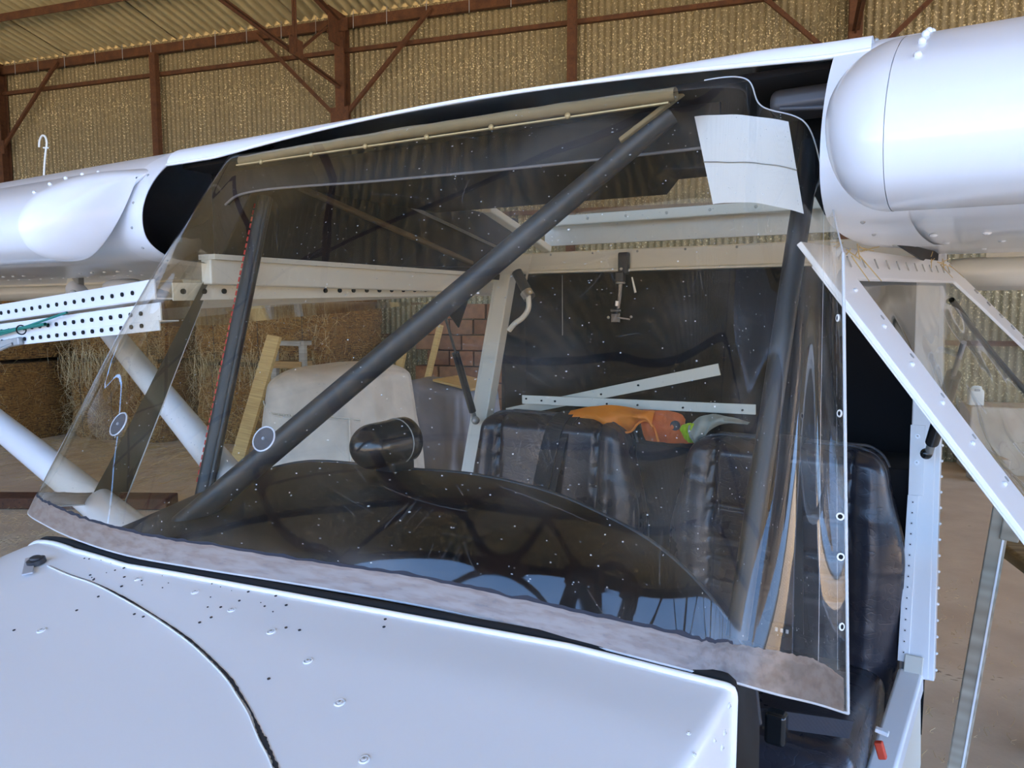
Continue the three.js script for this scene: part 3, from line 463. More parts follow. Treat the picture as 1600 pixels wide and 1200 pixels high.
  // old sealant left along the lower edge, ragged at its top
  const strip = [[], [], [], []], dark = [[], []];
  for (let i = 0; i <= 260; i++) { const u = 0.012 + 0.976 * i / 260, e = 0.040 + 0.006 * fbm(i * 0.07, 1) + 0.003 * noise(i * 0.5, 3) + 0.028 * smooth(u, 0.72, 0.95), h = wb[0] ? e : e; strip[0].push(wsOff(u, 0.001, 0.0012)); strip[1].push(wsOff(u, h * 0.4, 0.0014)); strip[2].push(wsOff(u, h * 0.8, 0.0014)); strip[3].push(wsOff(u, h, 0.0012)); const on = fbm(i * 0.045, 9) > -0.22 && u > 0.16 && u < 0.8; dark[0].push(wsOff(u, h * 0.9, 0.0008)); dark[1].push(wsOff(u, h * 0.9 + (on ? 0.009 + 0.005 * noise(i * 0.35, 5) : 0.001), 0.0008)); }
  const stripMap = tex(1024, 256, (u, v) => { const a = fbm(u * 70, v * 4, 2, 5), b = fbm(u * 260, v * 9, 8, 4); return mixc(mixc([0.63, 0.57, 0.52], [0.58, 0.50, 0.44], smooth(a, -0.2, 0.3)), [0.42, 0.40, 0.41], 0.45 * smooth(b + 0.5 * a, 0.15, 0.6)); }, { srgb: true });
  const stripClear = tex(512, 64, (u, v) => { const patch = smooth(fbm(u * 34, v * 3, 5, 4), -0.12, 0.2); return clamp(0.08 + 0.1 * patch + 0.5 * smooth(u, 0.66, 0.8) * (0.85 + 0.15 * patch) - 0.3 * smooth(noise(u * 12, v * 1.5, 8), 0.2, 0.6) * smooth(u, 0.84, 0.88), 0, 1); }); stripClear.wrapS = stripClear.wrapT = THREE.ClampToEdgeWrapping;
  add(screen, 'sealant', loft(strip, { uv01: true }), phys({ map: stripMap, roughness: 0.3, side: THREE.DoubleSide, transmission: 0.85, transmissionMap: stripClear, thickness: 0 }), 'dried pinkish grey sealant band');
  add(screen, 'sealant_edge', loft(dark), std({ color: lin(0.035, 0.035, 0.045), roughness: 0.9, side: THREE.DoubleSide }), 'dark ragged line of old sealant');
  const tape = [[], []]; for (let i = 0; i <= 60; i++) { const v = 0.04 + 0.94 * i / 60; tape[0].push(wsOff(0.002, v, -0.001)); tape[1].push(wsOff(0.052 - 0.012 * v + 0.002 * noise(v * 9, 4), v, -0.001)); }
  add(screen, 'edge_overlay', loft(tape), phys({ color: lin(0.16, 0.15, 0.11), roughness: 0.35, transmission: 0.45, thickness: 0, side: THREE.DoubleSide }), 'dark translucent overlay along the far edge');  // dark see-through overlay added along the rear edge of the left flap
  // screw holes in the loose flap, and two drilled discs
  const pane = screen.children[0];
  for (const [x, y] of [[1310, 497], [1313, 646], [1313, 807], [1313, 870], [1314, 979]]) { const h = onMesh(pane, x, y); if (!h) continue; const g = grp(screen, 'screw_hole'); add(g, 'rim', ringAt(h.p.clone().addScaledVector(h.n, 0.0008), h.n, 0.0030, 0.0009), M.lip); add(g, 'hole', disc(h.p.clone().addScaledVector(h.n, 0.0008), h.n, 0.0022, 0.0012), M.hole); }
  for (const [x, y, r] of [[186, 663, 17], [413, 686, 19]]) { const h = onMesh(pane, x, y); if (!h) continue; const d = h.p.distanceTo(EYE) / FPX, g = grp(screen, 'clear_disc', 'round clear plastic disc stuck on the pane'); add(g, 'rim', ringAt(h.p.clone().addScaledVector(h.n, 0.001), h.n, r * d, 0.0011), phys({ color: lin(0.9, 0.9, 0.9), roughness: 0.15, transmission: 0.55, thickness: 0 })); add(g, 'plate', disc(h.p.clone().addScaledVector(h.n, 0.001), h.n, r * d * 0.92, 0.0014, 24), phys({ color: lin(0.4, 0.4, 0.41), roughness: 0.2, transmission: 0.8, thickness: 0 })); add(g, 'pin', disc(h.p.clone().addScaledVector(h.n, 0.0022), h.n, r * d * 0.12, 0.002, 10), M.dull); }
}

// --- glareshield, instrument panel and compass
const glareArch = [[-0.585, 1.14], [-0.575, 1.19], [-0.545, 1.245], [-0.47, 1.283], [-0.355, 1.313], [-0.22, 1.323], [-0.107, 1.327], [0.033, 1.333], [0.169, 1.322], [0.245, 1.304], [0.325, 1.276], [0.383, 1.241], [0.437, 1.189], [0.475, 1.13], [0.49, 1.05]];
{
  const arch = smoothLine(glareArch.map(([x, y]) => V(x, y, -0.1)), 100), front = arch.map((p, i) => { const x = lerp(-0.575, 0.575, i / 100); return V(x, 1.272 - 0.16 * Math.abs(x / 0.6) ** 6, 0.275 - 0.02 * (x / 0.5) ** 2); });
  const rows = []; for (let j = 0; j <= 24; j++) { const t = j / 24; rows.push(arch.map((p, i) => { const q = p.clone().lerp(front[i], t); q.y += 0.03 * Math.sin(Math.PI * t) * (1 - 0.3 * t) * (1 - 0.8 * Math.abs(p.x / 0.58) ** 3); return q; })); }
  const g = add(plane, 'glareshield', loft(rows), M.glare); M.glare.side = THREE.DoubleSide;
  add(plane, 'glareshield_trim', pipe(arch.map((p) => p.clone()), 0.0035, 8, 160), std({ color: lin(0.05, 0.05, 0.055), roughness: 0.4 }));
  add(plane, 'instrument_panel', new THREE.ExtrudeGeometry(new THREE.Shape([...arch.map((p) => new THREE.Vector2(p.x, p.y - 0.004)), new THREE.Vector2(0.48, 0.95), new THREE.Vector2(-0.56, 0.95)]), { depth: 0.012, bevelEnabled: false }).translate(0, 0, -0.1), M.black);
  for (const [x, y] of [[618, 739], [640, 735], [640, 800], [576, 791], [500, 732]]) { const h = onMesh(g, x, y); if (h) add(plane, 'rivet', sphere(h.p, 0.0022, 1, 0.6, 1, 8), M.rivet); }
  const c = grp(plane, 'compass', 'glossy black domed compass on the glareshield'); c.position.set(-0.122, 1.376, -0.06);
  const prof = []; for (let i = 0; i <= 16; i++) { const a = i / 16 * Math.PI / 2; prof.push(new THREE.Vector2(0.0375 * Math.sin(a), 0.072 - 0.04 + 0.04 * Math.cos(a))); } prof.push(new THREE.Vector2(0.0383, -0.02), new THREE.Vector2(0.0393, -0.024), new THREE.Vector2(0.0383, -0.028), new THREE.Vector2(0.0393, -0.034), new THREE.Vector2(0.039, -0.048), new THREE.Vector2(0.034, -0.054), new THREE.Vector2(0.0, -0.054));
  add(c, 'housing', new THREE.LatheGeometry(prof, 48).rotateX(Math.PI / 2), M.blackGloss);
  add(c, 'rim', ringAt(V(0, 0, -0.024), V(0, 0, 1), 0.0391, 0.0011), M.dull);
  add(c, 'bracket', merge([rbox(0.042, 0.034, 0.06, 0.008).translate(0.002, -0.044, -0.018), rbox(0.075, 0.005, 0.085, 0.002).translate(0.003, -0.056, -0.012)]), M.black);
  add(c, 'screw', merge([sphere(V(0.033, -0.0525, -0.03), 0.004, 1, 0.6, 1), sphere(V(-0.02, -0.0525, 0.024), 0.004, 1, 0.6, 1)]), M.steel);
}

// --- cabin frame tubes
const tubeDiag = [V(0.372, 1.842, -0.04), V(-0.305, 1.27, 0.2)];
add(plane, 'diagonal_brace', rod(tubeDiag[0], tubeDiag[1], 0.0135, 0.0195, 32), M.tube, 'thick dark diagonal tube behind the windscreen');
add(plane, 'tube_end', beam(V(0.392, 1.863, -0.03), V(0.318, 1.809, -0.008), 0.006, 0.01, V(0, 0, 1), 0.002), M.sealTan, 'flattened tan end of the diagonal tube');
add(plane, 'door_pillar', rod(V(0.518, 1.81, -0.153), V(0.493, 1.22, 0.035), 0.0128, 0.0128, 28), M.tube);
{ const a = V(-0.518, 1.82, -0.158), b = V(-0.493, 1.2, 0.042), p = grp(plane, 'door_pillar', 'dark door pillar laced with red thread');
  add(p, 'tube', rod(a, b, 0.015, 0.0165, 28), M.tube); add(p, 'sleeve_edge', pipe([a.clone().add(V(0.018, 0, 0.006)), b.clone().add(V(0.02, 0, 0.006))], 0.004, 6), M.tube);
  for (let i = 0; i < 40; i++) { const t0 = 0.02 + i * 0.0215, q0 = a.clone().lerp(b, t0).add(V(-0.016, 0, 0.008)), q1 = a.clone().lerp(b, t0 + 0.0135).add(V(-0.016, 0, 0.008)); add(p, 'stitch', rod(q0, q1, 0.0027, 0.0027, 6), M.redThread); } }

// --- roof: skin over the wing centre section, dark liner under it, front header
const roofProf = (z) => { const t = -z; return 1.864 + (t < 0.07 ? 0.042 * Math.sqrt(clamp(1 - (1 - t / 0.07) ** 2, 0, 1)) : 0.042 + 0.04 * Math.sin(clamp((t - 0.07) / 0.5, 0, 1) * Math.PI / 2) - 0.05 * smooth(t, 0.5, 0.85)); };
{
  const rows = [], zs = []; for (let i = 0; i <= 14; i++) zs.push(-0.07 * (i / 14) ** 1.6); for (let i = 1; i <= 26; i++) zs.push(-0.07 - 0.73 * i / 26);
  const rise = (x) => 0.024 * Math.pow(Math.max(0, 1 - ((x - 0.06) / 0.54) ** 2), 1.2), tilt = (x) => -0.003 - 0.013 * Math.max(0, (x + 0.1) / 0.66) - 0.042 * smooth(x, 0.48, 0.62);
  for (const z of zs) { const r = []; for (let i = 0; i <= 48; i++) { const x = lerp(-0.582, 0.606, i / 48); r.push(V(x, Math.max(roofProf(z), roofProf(0) - 0.002 + rise(x) * (1 - smooth(-z, 0.0, 0.09))) + tilt(x) * smooth(-z, 0, 0.06), z + 0.012)); } rows.push(r); }
  M.white2 = M.white.clone(); M.white2.side = THREE.DoubleSide;
  add(plane, 'roof_skin', loft(rows), M.white2);
  add(plane, 'roof_lip', pipe(rows[0].map((p) => p.clone()), 0.0028, 8, 120), M.lip);
  const liner = [[-0.575, -0.015], [0.575, -0.015], [0.575, -0.62], [0.171, -0.62], [0.075, -0.805], [-0.575, -0.79]];
  add(plane, 'roof_liner', prism(liner.map(([x, z]) => [x, z]), 0.008, 'y').translate(0, 1.868, 0), M.liner, 'dark roof lining');
  add(plane, 'header_panel', merge([prism([[-0.545, 1.868], [0.42, 1.868], [0.42, 1.806], [0.15, 1.807], [-0.14, 1.812], [-0.45, 1.82], [-0.515, 1.815], [-0.54, 1.80]].reverse(), 0.006).translate(0, 0, -0.09)]), std({ map: blackDust, color: lin(0.9, 1.0, 1.1), roughness: 0.7 }), 'dark slate front header with rounded corner');
  add(plane, 'header_edge', pipe([[-0.545, 1.80], [-0.515, 1.813], [-0.45, 1.819], [-0.14, 1.811], [0.15, 1.806], [0.4, 1.805]].map(([x, y]) => V(x, y, -0.084)), 0.0022, 6, 80), std({ color: lin(0.22, 0.2, 0.2), roughness: 0.5 }));
  // seal and rivetted rail under the lip
  const seal = []; for (let i = 0; i <= 30; i++) { const x = lerp(-0.4, 0.39, i / 30); seal.push(V(x, 1.856 + 0.002 * noise(x * 14, 3) + 0.004 * Math.sin((x + 0.4) * 4), -0.008 + 0.003 * noise(x * 20, 8))); }
  add(plane, 'roof_seal', pipe(seal, 0.0085, 10, 150), M.sealTan, 'tan foam seal below the roof lip');
  const rail = grp(plane, 'seal_rail'); add(rail, 'rail', beam(V(-0.4, 1.8475, 0.0), V(0.385, 1.8445, 0.0), 0.002, 0.006, V(0, 0, 1), 0), M.brass);
  for (const x of [-0.335, -0.215, -0.099, 0.02, 0.132, 0.25]) add(rail, 'screw', sphere(V(x, 1.8462, 0.004), 0.0042, 1, 1, 0.7, 10), M.brass);
  add(plane, 'roof_brace', beam(V(-0.512, 1.852, -0.238), atX(-0.56, 737, 411), 0.016, 0.012, V(0, 1, 0), 0.004), std({ color: lin(0.16, 0.11, 0.06), roughness: 0.8 }), 'thin tan brace under the dark roof');
  // black sheets in place of shade in the voids beside the wing roots
  for (const s of [-1, 1]) add(plane, 'root_void_shade', merge([prism(s > 0 ? [[0.44, 1.90], [0.6, 1.90], [0.6, 1.69], [0.535, 1.72]] : [[-0.6, 1.90], [-0.42, 1.90], [-0.535, 1.76], [-0.6, 1.675]], 0.004).translate(0, 0, s > 0 ? -0.17 : -0.1), plainBox(0.004, 0.2, 1.15).translate(s * 0.605, 1.79, -0.68)]), M.black);
  add(plane, 'root_tank', merge([rbox(0.09, 0.03, 0.06, 0.012).translate(0.53, 1.845, -0.09), sphere(V(0.575, 1.84, -0.06), 0.008), rod(V(0.5, 1.835, -0.06), V(0.58, 1.825, -0.05), 0.003)]), std({ color: lin(0.09, 0.085, 0.085), roughness: 0.4 }));
  // skylight: clear roof behind the liner with its white channel
  add(plane, 'skylight', loft([[V(-0.56, 1.905, -0.78), V(0, 1.92, -0.78), V(0.56, 1.905, -0.78)], [V(-0.56, 1.86, -1.5), V(0, 1.87, -1.5), V(0.56, 1.86, -1.5)]]), M.film);
  const ch = grp(plane, 'rear_channel'); add(ch, 'flange', plainBox(1.2, 0.028, 0.02).translate(0, 1.893, -1.39), M.cream); add(ch, 'web', plainBox(1.2, 0.064, 0.012).translate(0, 1.846, -1.43), M.cream); add(ch, 'ledge', plainBox(1.2, 0.004, 0.05).translate(0, 1.879, -1.408), M.cream);
  for (let i = 0; i < 9; i++) add(ch, 'screw', sphere(V(-0.55 + i * 0.135, 1.893, -1.379), 0.005, 1, 1, 0.6, 8), M.dull);
  add(plane, 'skylight_frame', beam(V(-0.42, 1.862, -0.8), V(-0.44, 1.78, -1.16), 0.03, 0.02, V(0, 1, 0), 0.004), M.cream);
}

// --- cabin rear frame, bulkhead, side posts, sills, hinge rails
add(plane, 'rear_header', merge([rbox(1.2, 0.058, 0.035, 0.006).translate(0, 1.741, -1.165), plainBox(1.2, 0.006, 0.05).translate(0, 1.71, -1.16)]), M.cream, 'cream header bar across the cabin');
for (let i = 0; i < 5; i++) add(plane, 'rivet', sphere(V(-0.42 + i * 0.14, 1.762, -1.146), 0.0035, 1, 1, 0.6, 8), M.dull);
{
  const r = []; for (let j = 0; j <= 24; j++) { const row = []; for (let i = 0; i <= 40; i++) { const x = lerp(-0.62, 0.62, i / 40), y = lerp(0.5, 1.745, j / 24); row.push(V(x, y, -1.27 + 0.03 * fbm(x * 4, y * 3, 5) - 0.1 * (1 - (x / 0.62) ** 2))); } r.push(row); }
  add(plane, 'bulkhead_curtain', loft(r), M.drape, 'dusty black cloth bulkhead behind the seats');
  add(plane, 'luggage_box', merge([plainBox(1.16, 0.72, 0.23).translate(0, 0.875, -1.145)]), M.drape);
  add(plane, 'cabin_floor', plainBox(1.14, 0.04, 1.7).translate(0, 0.5, -0.4), M.black);
  add(plane, 'cabin_side', merge([plainBox(0.01, 1.2, 0.3).translate(-0.595, 1.12, -1.3), plainBox(0.01, 1.2, 0.3).translate(0.595, 1.12, -1.34), plainBox(0.01, 0.3, 1.2).translate(-0.57, 0.62, -0.4)]), M.black);
  add(plane, 'firewall', plainBox(1.08, 0.75, 0.02).translate(0, 0.85, 0.22), M.black);
  const post = (s, mat = M.cream) => { const g = grp(plane, 'door_post'), a = V(s * 0.587, 1.76, -1.18), b = V(s * 0.622, 0.8, -0.93); add(g, 'column', beam(a, b, 0.05, 0.04, V(0, 0, 1), 0.004), mat); add(g, 'flange', beam(a.clone().add(V(s * 0.028, 0, -0.006)), b.clone().add(V(s * 0.028, 0, -0.006)), 0.012, 0.05, V(0, 0, 1), 0.002), mat); return [g, a, b]; };
  post(-1); const [pr, a, b] = post(1, M.postWhite = M.wingWhite);
  const on = (t, dx, dz) => a.clone().lerp(b, t).add(V(dx, 0, dz));
  add(pr, 'hinge_plate', beam(on(0.44, -0.012, 0.021), on(0.6, -0.012, 0.021), 0.03, 0.003, V(0, 0, 1), 0.001), M.wingWhite);
  for (const t of [0.465, 0.525]) { add(pr, 'screw', disc(on(t, -0.012, 0.0235), V(0, 0.2, 1), 0.0055, 0.002), M.rivet); add(pr, 'slot', disc(on(t, -0.012, 0.0245), V(0, 0.2, 1), 0.002, 0.002, 8), M.dull); }
  add(pr, 'rivet_strip', beam(on(0.6, -0.017, 0.022), on(0.965, -0.026, 0.022), 0.022, 0.004, V(0, 0, 1), 0.001), M.wingWhite);
  for (let i = 0; i < 15; i++) { const p = on(0.615 + i * 0.0235, -0.017 - 0.009 * i / 15, 0.0245); add(pr, 'rivet', disc(p, V(0, 0.2, 1), 0.004, 0.002), M.rivet); add(pr, 'rivet_hole', disc(p.clone().add(V(0, 0, 0.001)), V(0, 0.2, 1), 0.0016, 0.0012, 8), M.hole); }
  for (let i = 0; i < 16; i++) add(pr, 'edge_rivet', sphere(on(0.45 + i * 0.035, 0.036, 0.004), 0.0035, 1, 1, 1, 8), M.rivet);
  // sill running forward from the foot of the post, and the joint plates
  const s0 = V(0.612, 0.80, -0.915), s1 = V(0.558, 0.60, -0.25);
  const sill = grp(plane, 'door_sill'); add(sill, 'rail', beam(s0, s1, 0.05, 0.05, V(0, 1, 0), 0.008), M.white); 
  add(sill, 'side_skin', (() => { const g = loft([[V(0.626, 0.84, -0.95), V(0.64, 0.62, -0.9), V(0.6, 0.2, -0.85)], [V(0.61, 0.74, -0.7), V(0.6, 0.55, -0.7), V(0.57, 0.2, -0.7)], [V(0.575, 0.6, -0.25), V(0.57, 0.5, -0.25), V(0.54, 0.2, -0.25)]]); return g; })(), M.cream2 = Object.assign(M.cream.clone(), { side: THREE.DoubleSide }));
  for (let i = 0; i < 9; i++) add(sill, 'rivet', sphere(V(0.622, 0.812, -0.9).lerp(V(0.582, 0.61, -0.3), i / 8), 0.004, 1, 1, 1, 8), M.rivet);
  add(plane, 'joint_plate', merge([beam(on(0.945, -0.004, 0.03), on(0.985, -0.006, 0.036), 0.036, 0.006, V(0, 0, 1), 0.002)]), M.cream, 'small cover plate on the post');
  const jp = grp(plane, 'joint_bracket', 'grey bracket with four rivets'); const j0 = on(0.99, -0.008, 0.034), j1 = V(0.596, 0.745, -0.79);
  add(jp, 'plate', beam(j0, j1, 0.03, 0.004, V(0, 0.5, 1), 0.002), M.steel); for (let i = 0; i < 4; i++) add(jp, 'rivet', sphere(j0.clone().lerp(j1, 0.16 + i * 0.22).add(V(0.002, 0.003, 0.003)), 0.004, 1, 0.8, 0.8, 8), M.rivet);
  // hinge rail of the far door
  add(plane, 'hinge_rail', merge([rbox(0.03, 0.05, 0.92, 0.004).translate(-0.58, 1.672, -0.52), plainBox(0.05, 0.01, 0.92).translate(-0.575, 1.70, -0.52)]), M.cream);
  // curved lever by the post and the tube clamp under the header
  const lev = grp(plane, 'flap_lever'); add(lev, 'arm', rod(V(-0.5, 1.71, -1.08), V(-0.455, 1.645, -1.07), 0.016, 0.016, 14), M.tube); add(lev, 'clamp', rod(V(-0.462, 1.65, -1.07), V(-0.447, 1.632, -1.068), 0.019, 0.019, 16), M.steel); add(lev, 'hook', pipe([V(-0.447, 1.64, -1.06), V(-0.447, 1.60, -1.06), V(-0.465, 1.575, -1.06), V(-0.495, 1.555, -1.06), V(-0.515, 1.535, -1.06)], 0.008, 10), M.cream);
  const hk = grp(plane, 'strap_hook'); add(hk, 'strap', beam(V(-0.476, 1.76, -1.12), V(-0.497, 1.66, -1.12), 0.006, 0.003, V(0, 0, 1), 0), M.cream); add(hk, 'loop', pipe([V(-0.492, 1.68, -1.12), V(-0.494, 1.65, -1.12), V(-0.502, 1.642, -1.12), V(-0.503, 1.665, -1.12)], 0.003, 6), M.cream);
  // harness inertia reel under the header
  const ir = grp(plane, 'harness_reel', 'black harness fitting hanging from the header bar'), cx = -0.178;
  add(ir, 'bracket', merge([rbox(0.03, 0.062, 0.02, 0.004).translate(cx + 0.002, 1.728, -1.135), rbox(0.026, 0.03, 0.02, 0.004).translate(cx - 0.006, 1.69, -1.13)]), M.tube);
  add(ir, 'bolt', sphere(V(cx, 1.712, -1.122), 0.005), M.steel);
  add(ir, 'collar', ringAt(V(cx - 0.005, 1.673, -1.13), V(0, 1, 0), 0.011, 0.003), M.steel);
  add(ir, 'shaft', merge([rod(V(cx - 0.005, 1.68, -1.13), V(cx - 0.01, 1.60, -1.13), 0.010, 0.007, 12), rbox(0.034, 0.012, 0.02, 0.004).translate(cx - 0.016, 1.595, -1.13), rbox(0.03, 0.03, 0.02, 0.004).translate(cx - 0.016, 1.574, -1.13)]), M.blackGloss);
  add(ir, 'ferrule', rod(V(cx - 0.011, 1.622, -1.121), V(cx - 0.012, 1.608, -1.121), 0.005, 0.005, 10), M.rivet);
  add(ir, 'pin', merge([rod(V(cx - 0.008, 1.575, -1.118), V(cx + 0.03, 1.57, -1.118), 0.0022, 0.0022, 6), sphere(V(cx - 0.036, 1.575, -1.118), 0.0045), sphere(V(cx + 0.034, 1.577, -1.118), 0.004)]), M.steel);
  add(ir, 'tag', rod(V(cx + 0.034, 1.688, -1.12), V(cx + 0.045, 1.645, -1.12), 0.0022, 0.0036, 8), M.lip);
  add(plane, 'cord', pipe([V(-0.377, 1.70, -1.14), V(-0.376, 1.6, -1.14), V(-0.375, 1.52, -1.14)], 0.0008, 4), M.dull);
}

// --- seats
function seat(sx) {
  const s = grp(plane, 'seat', 'black leather seat'), H = 0.585, D = 0.062, NW = 132, NH = 96;
  s.position.set(sx * 0.314, sx > 0 ? 0.7 : 0.715, -0.965); s.rotation.x = -0.06;
  const half = (v) => { const y = v * H; const base = lerp(0.272, 0.226, smooth(v, 0.55, 0.95)); const r = 0.062, q = clamp((y - (H - r)) / r, 0, 1); return base - r * (1 - Math.sqrt(Math.max(0, 1 - q * q))); };
  const gro = (d, w) => Math.exp(-((d / w) ** 2));
  const pt = (u, v, front) => { const hw = half(v), c = Math.cos(u), sn = Math.sin(u), x = Math.sign(c) * Math.abs(c) ** 0.35 * hw; let z = Math.sign(sn) * Math.abs(sn) ** 0.45 * D * (1 - 0.75 * Math.max(0, (v - 0.93) / 0.07) ** 2);
    if (sn > 0) { const xs = x / 0.25, k = Math.abs(xs); z += 0.02 * (1 - smooth(k, 0.6, 1)) * (k < 0.62 ? 0.35 : 0); const bol = k > 0.62 ? 0.024 * Math.sin(clamp((k - 0.62) / 0.42, 0, 1) * Math.PI) : 0.008 * Math.cos(xs / 0.62 * Math.PI / 2) ; z += bol; z -= 0.016 * gro(k - 0.62, 0.022); if (k < 0.62 && sx > 0) { for (const vy of [0.72, 0.58, 0.5, 0.4]) z -= 0.007 * gro(v - vy, 0.009); } z += 0.0012 * fbm(x * 14 + sx * 5, v * 7, 3) * (k > 0.62 ? 1.8 : 1) + (k > 0.62 ? 0.005 * Math.pow(Math.max(0, noise(v * 22 + x * 6, x * 8, sx)), 2) : 0); }
    return V(x, v * H, z); };
  const rows = []; for (let j = 0; j <= NH; j++) { const r = []; for (let i = 0; i < NW; i++) r.push(pt(i / NW * 2 * Math.PI, j / NH)); rows.push(r); }
  add(s, 'backrest', loft(rows, { closed: true, caps: true, flip: true }), M.leather);
  for (const side of [0.026, -0.05]) { const p = []; for (let j = 0; j <= 40; j++) { const v = 0.02 + 0.975 * j / 40; p.push(V(half(v) * 0.985, v * H, side)); } for (let k = 1; k < 14; k++) p.push(V(lerp(half(0.995) * 0.985, -half(0.995) * 0.985, k / 14), H * 1.0 + 0.002, side * 0.5)); for (let j = 40; j >= 0; j--) { const v = 0.02 + 0.975 * j / 40; p.push(V(-half(v) * 0.985, v * H, side)); } add(s, 'piping', pipe(p, 0.0042, 6, 260), M.piping); }
  add(s, 'cushion', rbox(0.5, 0.15, 0.5, 0.05, 4).translate(0, 0.03, 0.27), M.leather);
  // harness strap from the top of the backrest
  const bx0 = sx < 0 ? 0.035 : 0.0, bx1 = sx < 0 ? -0.005 : 0.035, pts = [V(bx0 + 0.01, 0.565, -0.07), V(bx0 + 0.006, 0.597, -0.01), V(bx0, 0.565, 0.068), V(lerp(bx0, bx1, 0.5), 0.44, 0.092), V(bx1, sx < 0 ? 0.29 : 0.16, 0.1)];
  const strap = (pts, w, name, n = 40) => { const c = new THREE.CatmullRomCurve3(pts, false, 'centripetal'), L = [], Rr = [], L2 = [], R2 = []; for (let i = 0; i <= n; i++) { const p = c.getPoint(i / n), d = c.getTangent(i / n), x = V(1, 0, 0).addScaledVector(d, -d.x).normalize().multiplyScalar(w / 2), nn = x.clone().cross(d).normalize().multiplyScalar(0.0016); L.push(p.clone().sub(x).add(nn)); Rr.push(p.clone().add(x).add(nn)); R2.push(p.clone().add(x).sub(nn)); L2.push(p.clone().sub(x).sub(nn)); } const rows = L.map((_, i) => [L[i], Rr[i], R2[i], L2[i]]); const g = loft(rows, { closed: true }).toNonIndexed(); g.computeVertexNormals(); return add(s, name, g, M.webbing); };
  strap(pts, 0.05, 'harness_strap'); strap(pts.map((p) => p.clone().add(V(0.03, -0.004, -0.004))), 0.03, 'harness_strap');
  const e = pts.at(-1); add(s, 'buckle', rbox(0.05, 0.03, 0.012, 0.004).translate(e.x, e.y, e.z + 0.004), M.blackGloss); for (const k of [-1, 0, 1]) add(s, 'buckle_slot', rbox(0.006, 0.009, 0.003, 0.001).translate(e.x + k * 0.012, e.y, e.z + 0.0105), M.rivet);
  return s;
}
seat(-1); seat(1);
{ // lap belt and bits on the near side of the cabin
  const b = grp(plane, 'lap_belt', 'black lap belt with buckle below the windscreen corner'), a = atZ(-0.42, 1215, 1132), c = atZ(-0.5, 1330, 1140);
  add(b, 'webbing', beam(a.clone().add(V(-0.04, 0.004, 0)), c, 0.002, 0.036, V(0, 1, 0.2).normalize(), 0), std({ color: lin(0.05, 0.05, 0.06), roughness: 0.7, bumpMap: clothBump, bumpScale: 0.001 }));
  add(b, 'buckle', rbox(0.036, 0.058, 0.03, 0.008).translate(a.x, a.y, a.z + 0.01), M.blackGloss);
  add(plane, 'release_tab', rbox(0.014, 0.03, 0.012, 0.003).rotateZ(0.3).translate(...atZ(-0.5, 1376, 1172).toArray()), std({ color: lin(0.7, 0.07, 0.03), roughness: 0.5 }), 'orange-red tab');
  add(plane, 'label_tag', rbox(0.024, 0.008, 0.012, 0.002).rotateZ(-0.15).translate(...atZ(-0.62, 1378, 1143).toArray()), M.whiteSheet);
}

